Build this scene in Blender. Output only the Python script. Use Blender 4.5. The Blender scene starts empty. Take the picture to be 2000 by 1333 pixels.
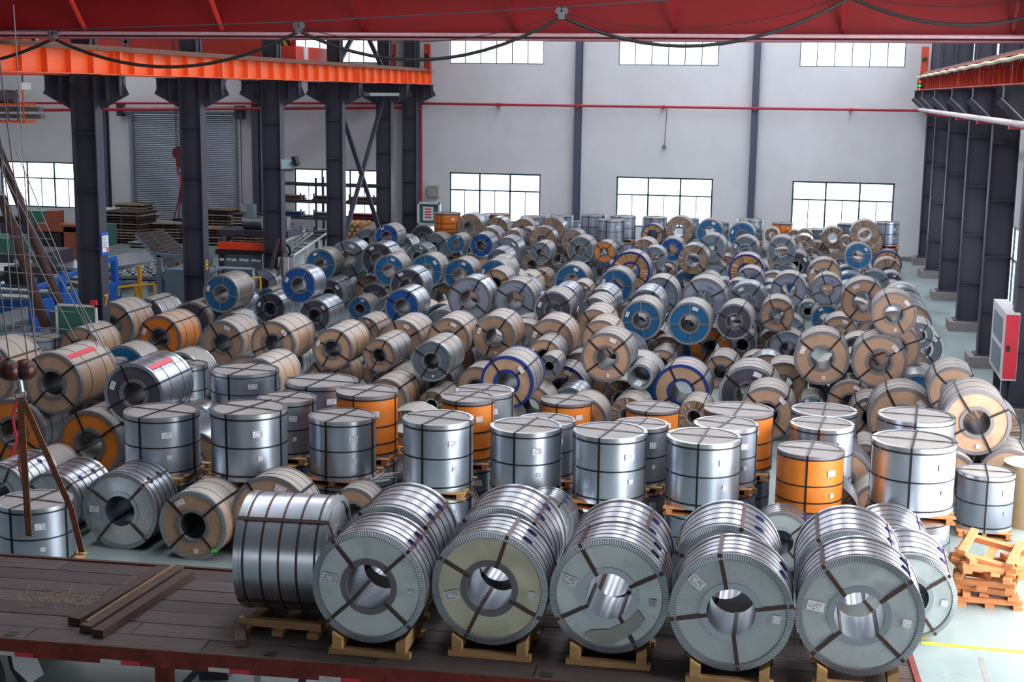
import bpy, math, random
from mathutils import Vector, Matrix, noise
R_=math.radians
random.seed(11)
sc=bpy.context.scene
COL=sc.collection
# ------------------------------------------------------------------ camera, world, lights, exposure
cam=bpy.data.objects.new('camera',bpy.data.cameras.new('camera'))
COL.objects.link(cam); sc.camera=cam
yaw,pitch,roll=R_(12.1996),R_(10.1141),R_(0.74145)
f=Vector((-math.sin(yaw)*math.cos(pitch),math.cos(yaw)*math.cos(pitch),-math.sin(pitch)))
r0=Vector((math.cos(yaw),math.sin(yaw),0)); u0=r0.cross(f)
r=math.cos(roll)*r0+math.sin(roll)*u0; u=-math.sin(roll)*r0+math.cos(roll)*u0
cam.matrix_world=Matrix(((r.x,u.x,-f.x,0),(r.y,u.y,-f.y,0),(r.z,u.z,-f.z,6.7),(0,0,0,1)))
cam.data.sensor_width=36; cam.data.lens=2724.157/2000*36; cam.data.clip_start=.1; cam.data.clip_end=400
w=bpy.data.worlds.new('world'); sc.world=w; w.use_nodes=True
w.node_tree.nodes['Background'].inputs[0].default_value=(.75,.87,1,1)
w.node_tree.nodes['Background'].inputs[1].default_value=1.0
def area(name,loc,rot,sx,sy,power,col):
    l=bpy.data.lights.new(name,'AREA'); l.shape='RECTANGLE'; l.size=sx; l.size_y=sy; l.energy=power; l.color=col
    o=bpy.data.objects.new(name,l); COL.objects.link(o); o.location=loc; o.rotation_euler=rot; return o
# daylight entering by the big side doorway on the right; added fill lamp behind the camera brightens the coil faces
area('doorway_daylight',(5.3,17,3.0),(0,R_(90),0),5.4,13,1900,(1,.99,.97))
area('rear_fill_light',(-6,-11.5,4),(R_(90),0,0),14,5,300,(.88,.93,1))
vs_=sc.view_settings; vs_.view_transform='Standard'; vs_.look='None'; vs_.gamma=1; vs_.exposure=0.3; vs_.use_curve_mapping=False
sc.cycles.use_denoising=True; sc.cycles.max_bounces=8; sc.cycles.diffuse_bounces=4; sc.cycles.glossy_bounces=4
sc.cycles.sample_clamp_indirect=6; sc.cycles.caustics_reflective=False; sc.cycles.caustics_refractive=False
# ------------------------------------------------------------------ materials
def s2l(c): return tuple((x/12.92 if x<=.04045 else ((x+.055)/1.055)**2.4) for x in c)
def rgb(r,g,b): return s2l((r/255,g/255,b/255))
MATS={}
def mat(name,col,rough=.6,metal=0,var=.12,scale=6,dust=0,dustcol=(150,142,134),emit=0,objvar=.0,bump=0,rvar=.1,coat=0,stretch=(1,1,1),streak=0):
    if name in MATS: return MATS[name]
    m=bpy.data.materials.new(name); m.use_nodes=True; MATS[name]=m
    nt=m.node_tree; N=nt.nodes; L=nt.links; b=N['Principled BSDF']
    c=rgb(*col)
    b.inputs['Roughness'].default_value=rough; b.inputs['Metallic'].default_value=metal
    if coat: b.inputs['Coat Weight'].default_value=coat; b.inputs['Coat Roughness'].default_value=.25
    if emit:
        b.inputs['Base Color'].default_value=(*c,1); b.inputs['Emission Color'].default_value=(*c,1); b.inputs['Emission Strength'].default_value=emit; return m
    tc=N.new('ShaderNodeTexCoord'); mp=N.new('ShaderNodeMapping'); L.new(tc.outputs['Object'],mp.inputs[0]); mp.inputs['Scale'].default_value=stretch
    oi=N.new('ShaderNodeObjectInfo')
    add=N.new('ShaderNodeVectorMath'); add.operation='ADD'; L.new(mp.outputs[0],add.inputs[0])
    mu=N.new('ShaderNodeMath'); mu.operation='MULTIPLY'; mu.inputs[1].default_value=37; L.new(oi.outputs['Random'],mu.inputs[0]); L.new(mu.outputs[0],add.inputs[1])
    nz=N.new('ShaderNodeTexNoise'); nz.inputs['Scale'].default_value=scale; nz.inputs['Detail'].default_value=5; nz.inputs['Roughness'].default_value=.6; L.new(add.outputs[0],nz.inputs['Vector'])
    mr=N.new('ShaderNodeMapRange'); mr.inputs[1].default_value=.3; mr.inputs[2].default_value=.7; mr.inputs[3].default_value=1-var; mr.inputs[4].default_value=1+var; L.new(nz.outputs[0],mr.inputs[0])
    fac=mr.outputs[0]
    if objvar:
        m2=N.new('ShaderNodeMapRange'); m2.inputs[3].default_value=1-objvar; m2.inputs[4].default_value=1+objvar; L.new(oi.outputs['Random'],m2.inputs[0])
        mm=N.new('ShaderNodeMath'); mm.operation='MULTIPLY'; L.new(fac,mm.inputs[0]); L.new(m2.outputs[0],mm.inputs[1]); fac=mm.outputs[0]
    vm=N.new('ShaderNodeVectorMath'); vm.operation='SCALE'; vm.inputs[0].default_value=c; L.new(fac,vm.inputs['Scale'])
    cout=vm.outputs[0]; 
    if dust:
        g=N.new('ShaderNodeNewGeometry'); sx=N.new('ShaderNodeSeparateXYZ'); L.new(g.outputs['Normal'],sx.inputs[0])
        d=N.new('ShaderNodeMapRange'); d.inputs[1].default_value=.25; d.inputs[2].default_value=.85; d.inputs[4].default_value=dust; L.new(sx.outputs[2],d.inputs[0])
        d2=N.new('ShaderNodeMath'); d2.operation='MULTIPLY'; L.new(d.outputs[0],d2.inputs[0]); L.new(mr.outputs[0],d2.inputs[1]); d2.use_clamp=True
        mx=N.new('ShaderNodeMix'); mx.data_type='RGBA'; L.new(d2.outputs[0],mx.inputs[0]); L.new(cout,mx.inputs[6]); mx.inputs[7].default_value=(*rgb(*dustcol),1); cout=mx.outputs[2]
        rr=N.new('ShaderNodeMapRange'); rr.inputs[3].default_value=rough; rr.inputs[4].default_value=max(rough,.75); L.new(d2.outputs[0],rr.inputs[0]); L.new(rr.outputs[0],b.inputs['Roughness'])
        if metal:
            mt=N.new('ShaderNodeMapRange'); mt.inputs[3].default_value=metal; mt.inputs[4].default_value=metal*.3; L.new(d2.outputs[0],mt.inputs[0]); L.new(mt.outputs[0],b.inputs['Metallic'])
    elif rvar:
        rr=N.new('ShaderNodeMapRange'); rr.inputs[3].default_value=max(.05,rough-rvar); rr.inputs[4].default_value=min(1,rough+rvar); L.new(nz.outputs[0],rr.inputs[0]); L.new(rr.outputs[0],b.inputs['Roughness'])
    L.new(cout,b.inputs['Base Color'])
    if bump:
        bp=N.new('ShaderNodeBump'); bp.inputs['Strength'].default_value=bump; bp.inputs['Distance'].default_value=.03; L.new(nz.outputs[0],bp.inputs['Height']); L.new(bp.outputs[0],b.inputs['Normal'])
    return m
wallm=mat('plaster_white',(208,209,213),.85,var=.05,scale=.9,bump=.1)
roofm=mat('roof_sheet',(150,155,160),.7,var=.05)
M_zinc=mat('galvanised_steel',(190,196,204),.3,.9,var=.07,scale=2.2,objvar=.1,rvar=.08,bump=.01)
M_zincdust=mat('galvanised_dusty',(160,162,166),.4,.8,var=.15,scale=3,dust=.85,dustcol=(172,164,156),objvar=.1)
M_zface=mat('galvanised_face',(200,205,208),.28,.68,var=.09,scale=2.2,objvar=.1,bump=.05)
M_gface=mat('grey_sheet_face',(112,122,134),.5,.45,var=.14,scale=3,objvar=.2,bump=.1)
M_dface=mat('dark_sheet_face',(82,80,94),.5,.4,var=.12,scale=3,objvar=.15,bump=.1)
M_wface=mat('pale_sheet_face',(140,152,168),.45,.35,var=.08,scale=3,objvar=.08,bump=.1)
M_kraft=mat('kraft_paper',(170,136,112),.6,0,var=.13,scale=3,objvar=.12,coat=.15,bump=.35)
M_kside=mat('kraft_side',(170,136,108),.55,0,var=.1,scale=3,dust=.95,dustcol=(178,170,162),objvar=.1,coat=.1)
M_orange=mat('orange_paper',(214,118,28),.55,0,var=.1,scale=3,objvar=.06,coat=.2,bump=.2)
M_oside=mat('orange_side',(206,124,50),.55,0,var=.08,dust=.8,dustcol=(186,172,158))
M_blue=mat('teal_blue_board',(10,92,140),.5,0,var=.12,scale=4,objvar=.12,coat=.2)
M_navy=mat('blue_board',(8,74,150),.5,0,var=.12,scale=4,objvar=.1,coat=.2)
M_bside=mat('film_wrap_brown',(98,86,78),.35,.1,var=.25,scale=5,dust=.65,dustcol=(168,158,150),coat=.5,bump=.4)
M_pleat=mat('crinkled_brown_paper',(136,112,94),.4,0,var=.25,scale=6,objvar=.1,coat=.5,bump=.5)
M_pgold=mat('crinkled_gold_paper',(168,126,78),.4,0,var=.25,scale=6,coat=.5,bump=.5)
M_ring=mat('edge_guard_grey',(118,114,120),.5,.3,var=.1,dust=.5,dustcol=(170,162,154))
M_ringb=mat('edge_guard_blue',(30,52,130),.5,.2,var=.1)
M_ringw=mat('edge_guard_pale',(150,158,164),.4,.6,var=.1)
M_strap=mat('strap_black',(26,24,30),.45,.3,var=.1)
M_strapb=mat('strap_brown',(84,64,60),.4,.5,var=.2)
M_strapw=mat('strap_pale',(150,150,150),.4,.5,var=.1)
M_label=mat('paper_label',(225,225,232),.7,0,var=.03)
M_ink=mat('label_ink',(60,60,80),.7,0,var=.03)
M_red=mat('red_print',(215,40,60),.6,0,var=.05)
M_mark=mat('blue_print',(30,50,150),.6,0,var=.05)
M_lid=mat('dusty_lid',(150,146,144),.8,0,var=.1,scale=4,objvar=.08,bump=.15)
M_body=mat('upright_steel',(176,186,200),.3,.85,var=.08,scale=2,objvar=.12,rvar=.06,bump=.01)
M_bodyd=mat('upright_dull_steel',(130,138,150),.45,.7,var=.12,scale=2,objvar=.1)
M_wood=mat('pallet_wood',(186,146,100),.75,0,var=.2,scale=4,stretch=(1,6,6),objvar=.15)
M_woodo=mat('fresh_orange_wood',(190,124,78),.75,0,var=.2,scale=4,stretch=(1,6,6),objvar=.12)
M_woodd=mat('old_timber',(74,56,50),.85,0,var=.35,scale=3,stretch=(1,8,8),objvar=.25,bump=.6)
M_plank=mat('trailer_plank',(78,66,66),.8,0,var=.3,scale=3,stretch=(.6,7,7),objvar=.3,bump=.7)
M_col=mat('column_grey',(62,62,76),.55,.1,var=.1,scale=2)
M_colp=mat('pilaster_grey',(78,80,100),.6,.1,var=.06)
M_ora=mat('beam_orange',(236,96,40),.5,0,var=.06,scale=1.5)
M_orad=mat('beam_red_orange',(170,52,30),.5,0,var=.1,scale=1.5)
M_brown=mat('walkway_brown',(118,84,68),.7,.2,var=.2)
M_crane=mat('crane_red',(134,12,18),.45,0,var=.06,scale=1)
M_crane2=mat('crane_red_bright',(214,60,44),.5,0,var=.08,scale=1)
M_pipe=mat('pipe_red',(165,30,52),.45,0,var=.08)
M_white=mat('white_paint',(215,215,218),.5,0,var=.05)
M_black=mat('black_rubber',(22,22,24),.6,0,var=.1)
M_steel=mat('tool_steel',(150,155,160),.35,.9,var=.1)
M_greyp=mat('machine_grey',(120,138,150),.5,.1,var=.08)
M_bluep=mat('machine_blue',(24,92,180),.5,0,var=.1)
M_yel=mat('machine_yellow',(235,170,20),.5,0,var=.05)
M_grn=mat('machine_green',(56,112,98),.5,0,var=.1)
M_rust=mat('rust_red',(120,42,34),.7,.1,var=.4,scale=5,bump=.3)
M_frame=mat('window_frame_green',(38,74,80),.5,0,var=.05)
M_conc=mat('concrete_block',(128,122,122),.85,0,var=.12)
M_sling=mat('sling_webbing',(136,86,66),.8,0,var=.3,scale=12)
M_shut=mat('shutter_steel',(104,112,126),.45,.5,var=.06)
M_pane=mat('daylit_glass',(236,244,255),.3,emit=2.6)
M_sky=mat('skylight_sheet',(244,247,255),.5,emit=7.5)
M_lg=mat('lamp_green',(20,255,90),.3,emit=3); M_lr=mat('lamp_red',(255,60,30),.3,emit=3)
M_tape=mat('red_tape',(215,50,72),.4,0,var=.05); M_tapew=mat('tape_white',(205,200,196),.5,0,var=.15,scale=9)
M_yline=mat('floor_yellow',(205,180,50),.6,0,var=.25,scale=5)
# floor: worn green epoxy with grey scuffs
flm=mat('epoxy_green_floor',(136,150,149),.32,0,var=.16,scale=.7,bump=.03,rvar=.15)
# ------------------------------------------------------------------ mesh helpers
class MB:
    def __init__(s): s.v=[];s.f=[];s.m=[];s.mi=0
    def quad(s,a,b,c,d):
        n=len(s.v); s.v+=[tuple(a),tuple(b),tuple(c),tuple(d)]; s.f.append((n,n+1,n+2,n+3)); s.m.append(s.mi)
    def poly(s,pts):
        n=len(s.v); s.v+=[tuple(p) for p in pts]; s.f.append(tuple(range(n,n+len(pts)))); s.m.append(s.mi)
    def box(s,c,d,rz=0,mx=None):
        n=len(s.v); c=Vector(c); h=[x/2 for x in d]; rot=mx or Matrix.Rotation(rz,3,'Z')
        for x in(-1,1):
            for y in(-1,1):
                for z in(-1,1): s.v.append(tuple(c+rot@Vector((x*h[0],y*h[1],z*h[2]))))
        for q in((0,1,3,2),(4,6,7,5),(0,4,5,1),(2,3,7,6),(0,2,6,4),(1,5,7,3)): s.f.append(tuple(n+i for i in q)); s.m.append(s.mi)
        return s
    def b2(s,x0,x1,y0,y1,z0,z1): return s.box(((x0+x1)/2,(y0+y1)/2,(z0+z1)/2),(abs(x1-x0),abs(y1-y0),abs(z1-z0)))
    def bar(s,p,q,wx,wy=None,up=(0,0,1)):
        p=Vector(p);q=Vector(q);d=(q-p);l=d.length; z=d.normalized(); x=Vector(up).cross(z)
        if x.length<1e-4: x=Vector((1,0,0)).cross(z)
        x.normalize(); y=z.cross(x); m=Matrix((x,y,z)).transposed()
        return s.box((p+q)/2,(wx,wy or wx,l),mx=m)
    def tube(s,pts,r,n=8,cap=True):
        pts=[Vector(p) for p in pts]; base=len(s.v); prev=None
        for i,p in enumerate(pts):
            t=(pts[min(i+1,len(pts)-1)]-pts[max(i-1,0)]).normalized()
            if prev is None:
                x=Vector((0,0,1)).cross(t)
                if x.length<.1: x=Vector((1,0,0)).cross(t)
            else: x=prev-t*prev.dot(t)
            x.normalize(); prev=x; y=t.cross(x)
            rr=r[i] if isinstance(r,(list,tuple)) else r
            for k in range(n):
                a=2*math.pi*k/n; s.v.append(tuple(p+rr*(math.cos(a)*x+math.sin(a)*y)))
        for i in range(len(pts)-1):
            for k in range(n):
                a=base+i*n+k;b=base+i*n+(k+1)%n; s.f.append((a,b,b+n,a+n)); s.m.append(s.mi)
        if cap:
            s.f.append(tuple(base+k for k in range(n))[::-1]); s.m.append(s.mi)
            e=base+(len(pts)-1)*n; s.f.append(tuple(e+k for k in range(n))); s.m.append(s.mi)
        return s
    def rev(s,prof,n=48,axis='y',c=(0,0,0),disp=None,closed=False):
        # prof: list of (along, radius)
        base=len(s.v)
        for i,(a,rr) in enumerate(prof):
            for k in range(n):
                th=2*math.pi*k/n; aa=a+(disp(rr,th) if disp else 0)
                X,Z=rr*math.cos(th),rr*math.sin(th)
                s.v.append((c[0]+X,c[1]+aa,c[2]+Z) if axis=='y' else ((c[0]+X,c[1]+Z,c[2]+aa) if axis=='z' else (c[0]+aa,c[1]+X,c[2]+Z)))
        m=len(prof); rng=m if closed else m-1
        for i in range(rng):
            j=(i+1)%m
            for k in range(n):
                s.f.append((base+i*n+k,base+j*n+k,base+j*n+(k+1)%n,base+i*n+(k+1)%n)); s.m.append(s.mi)
        return s
    def mesh(s,name,mats,smooth=False,ang=40):
        me=bpy.data.meshes.new(name); me.from_pydata(s.v,[],s.f)
        for m in (mats if isinstance(mats,(list,tuple)) else [mats]): me.materials.append(m)
        me.polygons.foreach_set('material_index',s.m)
        if smooth: me.shade_auto_smooth(angle=R_(ang)) if hasattr(me,'shade_auto_smooth') else smooth_(me,ang)
        me.update(); return me
    def build(s,name,mats,parent=None,smooth=False,kind=None,label=None,off=None,ang=40):
        me=s.mesh(name,mats,smooth,ang); return put(name,me,parent,kind=kind,label=label,off=off)
def smooth_(me,ang):
    me.polygons.foreach_set('use_smooth',[True]*len(me.polygons))
    try: me.set_sharp_from_angle(angle=R_(ang))
    except Exception: pass
def put(name,me,parent=None,loc=None,kind=None,label=None,off=None):
    o=bpy.data.objects.new(name,me); COL.objects.link(o)
    if parent is not None:
        o.parent=parent
        if off is not None: o.location=-Vector(off)
    if loc is not None: o.location=loc
    if kind: o['kind']=kind
    if label: o['label']=label
    return o
def thing(name,label,cat,loc=(0,0,0),rz=0,group=None):
    o=bpy.data.objects.new(name,None); COL.objects.link(o); o.location=loc; o.rotation_euler=(0,0,rz); o.empty_display_size=.2
    o['label']=label; o['category']=cat
    if group: o['group']=group
    return o
class TH:  # a thing whose parts are given in world coordinates
    def __init__(s,name,label,cat,loc=(0,0,0),group=None,rz=0): s.o=thing(name,label,cat,loc,0,group); s.l=loc
    def part(s,name,mb,m,parent=None,smooth=False,kind=None,label=None):
        if parent is None: return mb.build(name,m,s.o,smooth,kind,label,off=s.l)
        return mb.build(name,m,parent,smooth,kind,label,off=(0,0,0))
def tag(o,label,cat,group=None):
    o['label']=label;o['category']=cat
    if group:o['group']=group
    return o
def struct(name,mb,m,smooth=False):
    o=mb.build(name,m,None,smooth); o['kind']='structure'; return o
# ------------------------------------------------------------------ the hall
YW=59.85; XL=-41.0; XR=5.1; YB=-12; ZC=12.5
struct('floor',MB().b2(XL-.3,XR+6,YB-.3,YW+.3,-.3,0),flm)
OPEN=[(-15.88,-11.72,7.9,9.9),(-8.48,-4.27,7.9,9.9),(-.95,3.26,7.9,9.9),(-23.2,-19.14,7.9,9.9),(-15.86,-11.76,1.05,3.2),(-8.44,-4.31,1.05,3.2),(-1.01,3.14,1.05,3.2),(-23.12,-19.16,1.05,3.2),(-37.9,-33.7,1.05,3.2),(-31.0,-25.95,0,5.55)]
def wall_with_holes(name,x0,x1,z0,z1,y0,y1,op,axis='x'):
    xs=sorted({x0,x1,*[a for o in op for a in o[:2]]}); m=MB()
    for a,b in zip(xs,xs[1:]):
        mid=(a+b)/2; hs=sorted([(o[2],o[3]) for o in op if o[0]<mid<o[1]]); z=z0
        for h0,h1 in hs+[(z1,z1)]:
            if h0>z+1e-4:
                if axis=='x': m.b2(a,b,y0,y1,z,h0)
                else: m.b2(y0,y1,a,b,z,h0)
            z=h1
    struct(name,m,wallm)
wall_with_holes('wall_back',XL,XR,0,ZC,YW,YW+.28,OPEN)
RO=[(10.5,23.5,0,5.6)]+[(y+.9,y+5,7.9,9.9) for y in (24.5,30.5,36.4,42.3,48.5,54.0)]+[(y+1.2,y+4.8,1.0,3.4) for y in (24.5,30.5,36.4,42.3,48.5)]
wall_with_holes('wall_right',YB,YW+.28,0,ZC,XR,XR+.28,RO,'y')
struct('wall_left',MB().b2(XL-.28,XL,YB,YW+.28,0,ZC),wallm)
struct('wall_rear',MB().b2(XL,XR,YB-.28,YB,0,ZC),mat('rear_cladding',(140,140,146),.8))
# ceiling with skylight slots along the hall
SK=[(-32,-30.6),(-11.6,-10.4),(-5,-3.4),(0.6,2.2)]
m=MB(); x=XL; m.b2(XL,XR+.28,YB,13,ZC,ZC+.2)
for a,b in SK: m.b2(x,a,13,YW+.2,ZC,ZC+.2); x=b
m.b2(x,XR+.28,13,YW+.2,ZC,ZC+.2); struct('ceiling',m,roofm)
for i,(a,b) in enumerate(SK):
    struct('window_%d'%(40+i),MB().b2(a,b,13,YW,ZC+.1,ZC+.14),M_sky)
def window(n,x0,x1,z0,z1,y,cols,trans=None,sub=1,axis='x',fr=.07):
    wn=MB()
    def B(mb,a,b,c,d,e,f_):
        (mb.b2(a,b,e,f_,c,d) if axis=='x' else mb.b2(e,f_,a,b,c,d))
    for a,b,c,d in ((x0,x1,z0,z0+fr),(x0,x1,z1-fr,z1),(x0,x0+fr,z0,z1),(x1-fr,x1,z0,z1)): B(wn,a,b,c,d,y+.06,y+.16)
    o=struct('window_%d'%n,wn,M_frame)
    g=.02
    xs=[x0+(x1-x0)*i/cols for i in range(cols+1)]
    for i in range(1,cols):
        q=MB(); B(q,xs[i]-fr/2,xs[i]+fr/2,z0,z1,y+.05,y+.15); q.build('mullion',M_frame,o)
    if trans: q=MB(); B(q,x0,x1,trans-.03,trans+.03,y+.05,y+.14); q.build('transom',M_frame,o)
    for i in range(cols):
        if trans:
            q=MB(); B(q,xs[i]+g,xs[i+1]-g,trans,z1-g,y+.10,y+.12); q.build('pane',M_pane,o)
            for k in range(sub):
                a=xs[i]+(xs[i+1]-xs[i])*k/sub; b=xs[i]+(xs[i+1]-xs[i])*(k+1)/sub
                q=MB(); B(q,a+g,b-g,z0+g,trans,y+.10,y+.12); q.build('pane',M_pane,o)
                if k: q=MB(); B(q,a-.015,a+.015,z0,trans,y+.06,y+.13); q.build('glazing_bar',M_frame,o)
        else:
            q=MB(); B(q,xs[i]+g,xs[i+1]-g,z0+g,z1-g,y+.10,y+.12); q.build('pane',M_pane,o)
k=1
for (a,b,c,d) in OPEN[:4]: window(k,a,b,c,d,YW,6,fr=.04); k+=1
for (a,b,c,d) in OPEN[4:9]: window(k,a,b,c,d,YW,3,2.43,2); k+=1
for (a,b,c,d) in RO[1:]: window(k,a,b,c,d,XR,3,None if c>5 else 2.5,2,'y'); k+=1
# sliding doorway frame on the right
q=MB(); q.b2(XR,XR+.3,10.3,10.5,0,5.8); q.b2(XR,XR+.3,23.5,23.7,0,5.8); q.b2(XR,XR+.3,10.3,23.7,5.6,5.8); struct('door_2',q,M_frame)
# roller door
q=MB(); z=0.0; n=0
while z<5.45:
    q.rev([(0,.001),(0,.04),(4.95,.04),(4.95,.001)],8,'x',(-30.95,YW+.06,z)); z+=.085
dr=q.build('door_1',M_shut,None,True); dr['kind']='structure'
q=MB(); q.b2(-31.12,-30.96,YW-.12,YW+.1,0,5.6); q.b2(-25.98,-25.84,YW-.12,YW+.1,0,5.6); q.build('guide_rail',M_ringw,dr,off=(0,0,0))
q=MB(); q.tube([(-31.3,YW-.15,5.66),(-25.7,YW-.15,5.66)],.17,14); q.build('shutter_drum',M_ringw,dr,True)
q=MB(); q.b2(-31.55,-31.3,YW-.4,YW,5.4,5.95); q.b2(-25.75,-25.4,YW-.45,YW,5.35,5.95); q.build('motor_bracket',M_col,dr)
tag(MB().tube([(-25.6,YW-.1,5.4),(-25.62,YW-.1,1.6),(-25.45,YW-.1,1.5)],.02,6).build('control_cable',M_col),'thin control cable hanging on the wall right of the roller door','cable')
# wall pilasters
for i,(x,wd) in enumerate([(-32.3,.3),(-24.85,.3),(-17.5,.55),(-10.14,.28),(-2.68,.27)]):
    q=MB(); q.b2(x-wd/2,x+wd/2,YW-.32,YW-.29,0,ZC); q.b2(x-wd/2,x+wd/2,YW-.03,YW,0,ZC); q.b2(x-.012,x+.012,YW-.3,YW-.02,0,ZC); q.b2(x-wd/2,x+wd/2,YW-.3,YW-.02,0,.06)
    struct('trim_%d'%(i+1),q,M_colp)
struct('baseboard_back',MB().b2(XL,XR,YW-.04,YW,0,.18),M_conc)
struct('baseboard_right',MB().b2(XR-.04,XR,24,YW,0,.18),M_conc)
# red fire pipes on the back wall
q=MB(); q.tube([(-40.5,YW-.42,5.86),(-17.5,YW-.42,6.17),(4.0,YW-.42,6.18)],.055,10)
P=TH('fire_water_pipe','red water pipe running level across the white back wall','pipe',(-10,YW-.42,6.1)); P.part('pipe_run',q,M_pipe,smooth=True)
for x in (-10.14,-2.68,-24.85,-6.5,1.2,-13.6,-32.3): P.part('bracket',MB().b2(x-.05,x+.05,YW-.48,YW-.02,6.08,6.24),M_pipe)
P.part('drop_pipe',MB().tube([(-17.08,YW-.3,6.17),(-17.06,YW-.3,1.0)],.055,10),M_pipe,smooth=True)
q=MB(); q.tube([(-40.5,YW-.6,5.5),(-17.8,YW-.6,5.98)],.07,10); tag(q.build('fire_main_pipe',M_pipe,None,True),'thicker red pipe below the level wall pipe, left of the middle columns','pipe')
q=MB(); q.tube([(-6.35,YW-.1,6.1),(-6.4,YW-.1,4.7),(-6.42,YW-.1,4.55)],.018,6); q.box((-6.42,YW-.12,4.5),(.14,.1,.16)); tag(q.build('hanging_wire',M_ring),'thin wire with a small box hanging on the wall between two upper windows','wire')
# ------------------------------------------------------------------ columns
def h_column(x,y,label,side,top=ZC,grp=None):
    T=TH('steel_column',label,'column',(x,y,0),grp)
    w_,d_=.62,.36
    q=MB(); q.b2(x-.3,x+.3,y-.008,y+.008,.3,top); T.part('web',q,M_col)
    for s in(-1,1): T.part('flange',MB().b2(x+s*w_/2-.012,x+s*w_/2+.012,y-d_/2,y+d_/2,.3,7.0),M_col)
    for s in(-1,1): T.part('upper_flange',MB().b2(x+s*.24-.012,x+s*.24+.012,y-d_/2,y+d_/2,7.0,top),M_col)
    for z in (1.4,2.8,4.2,5.6): T.part('stiffener_plate',MB().b2(x-.3,x+.3,y-d_/2+.02,y+d_/2-.02,z-.01,z+.01),M_col)
    T.part('base_block',MB().b2(x-.55,x+.5,y-.5,y+.5,0,.28),M_conc)
    T.part('base_plate',MB().b2(x-.4,x+.4,y-.32,y+.32,.28,.31),M_col)
    if side=='L':
        q=MB()
        for yy in(-.17,0,.17): q.poly([(x-1.02,y+yy,6.98),(x-1.02,y+yy,6.71),(x-.31,y+yy,6.33),(x+.31,y+yy,6.33),(x+1.0,y+yy,6.71),(x+1.0,y+yy,6.98)]) if yy==0 else None
        T.part('corbel_web',q,M_col)
        q=MB(); q.bar((x-1.06,y,6.69),(x-.31,y,6.31),.36,.02,(0,1,0)); q.bar((x+1.06,y,6.69),(x+.31,y,6.31),.36,.02,(0,1,0)); T.part('corbel_flange',q,M_col)
        for xx in(-.99,-.62,-.3,.3,.62,.97): T.part('corbel_rib',MB().b2(x+xx-.01,x+xx+.01,y-.16,y+.16,6.5 if abs(xx)>.8 else 6.36,6.98),M_col)
        T.part('corbel_top',MB().b2(x-1.05,x+1.05,y-.18,y+.18,6.955,6.975),M_col)
    else:
        q=MB(); q.poly([(x-.31,y,6.98),(x-.85,y,6.98),(x-.85,y,6.72),(x-.31,y,6.2)]); T.part('corbel_web',q,M_col)
        q=MB(); q.bar((x-.87,y,6.71),(x-.31,y,6.18),.3,.02,(0,1,0)); T.part('corbel_flange',q,M_col); q=MB(); q.bar((x-.9,y-.16,6.71),(x-.31,y-.16,6.16),.03,.03,(0,1,0)); T.part('corbel_edge',q,M_ringw)
        T.part('corbel_top',MB().b2(x-.88,x-.3,y-.18,y+.18,6.955,6.975),M_col)
        T.part('corbel_rib',MB().b2(x-.85,x-.83,y-.16,y+.16,6.72,6.96),M_col)
    return T
XC=-17.4
ordn=['nearest','second','third','fourth','fifth','farthest']
def numeral(T,x,y,z,txt):
    cu=bpy.data.curves.new('painted_number','FONT'); cu.body=txt; cu.size=.42; cu.extrude=.002; cu.align_x='CENTER'; cu.materials.append(M_yel)
    o=bpy.data.objects.new('painted_number',cu); COL.objects.link(o); o.parent=T.o
    o.rotation_euler=(R_(90),0,R_(90)); o.location=Vector((x,y,z))-Vector(T.l)
for i,y in enumerate([31.3,37.2,43.2,49.3,55.3,59.0]):
    T=h_column(XC+(0 if i<5 else .0),y,'%s dark grey steel column in the left row holding the orange beam'%ordn[i],'L',grp='dark steel columns under the orange beam')
    if i==1: numeral(T,XC+.327,37.2,1.55,'8')
    if i==0:
        t2=T
        T.part('notice_board',MB().b2(XC+.33,XC+.35,y-.16,y+.2,2.62,3.18),[M_bluep],label='blue and white notice board')
        q=MB(); q.b2(XC+.35,XC+.354,y-.13,y+.17,2.7,3.1); T.part('notice_paper',q,M_label)
        q=MB()
        for k_ in range(7): q.b2(XC+.354,XC+.357,y-.1,y+.1-.03*(k_%3),3.04-.04*k_,3.052-.04*k_)
        T.part('notice_text',q,M_ink)
        T.part('notice_patch',MB().b2(XC+.354,XC+.357,y+.04,y+.15,2.71,2.8),M_ora)
numeral(t2,XC+.327,31.3,1.35,'7')
# right-hand row
for i,y in enumerate([30.6,36.7,42.4,48.8,54.7,59.0]):
    T=h_column(4.5,y,'%s dark grey steel column in the right row beside the wall'%ordn[i],'R',grp='dark steel columns along the right wall')
# cross braces between two left columns
B=TH('cross_brace','dark X-shaped bracing between the fourth and fifth left columns','brace',(XC,52.3,0))
for a,b in (((XC,49.6,.6),(XC,55.0,6.3)),((XC,55.0,.6),(XC,49.6,6.3)),((XC,49.6,7.6),(XC,55.0,11)),((XC,55.0,7.6),(XC,49.6,11))):
    B.part('brace_bar',MB().bar(a,b,.16,.1),M_col)
B.part('tie_plate',MB().b2(XC+.3,XC+.9,50.6,54.4,6.5,6.62),M_ringw)
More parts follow.
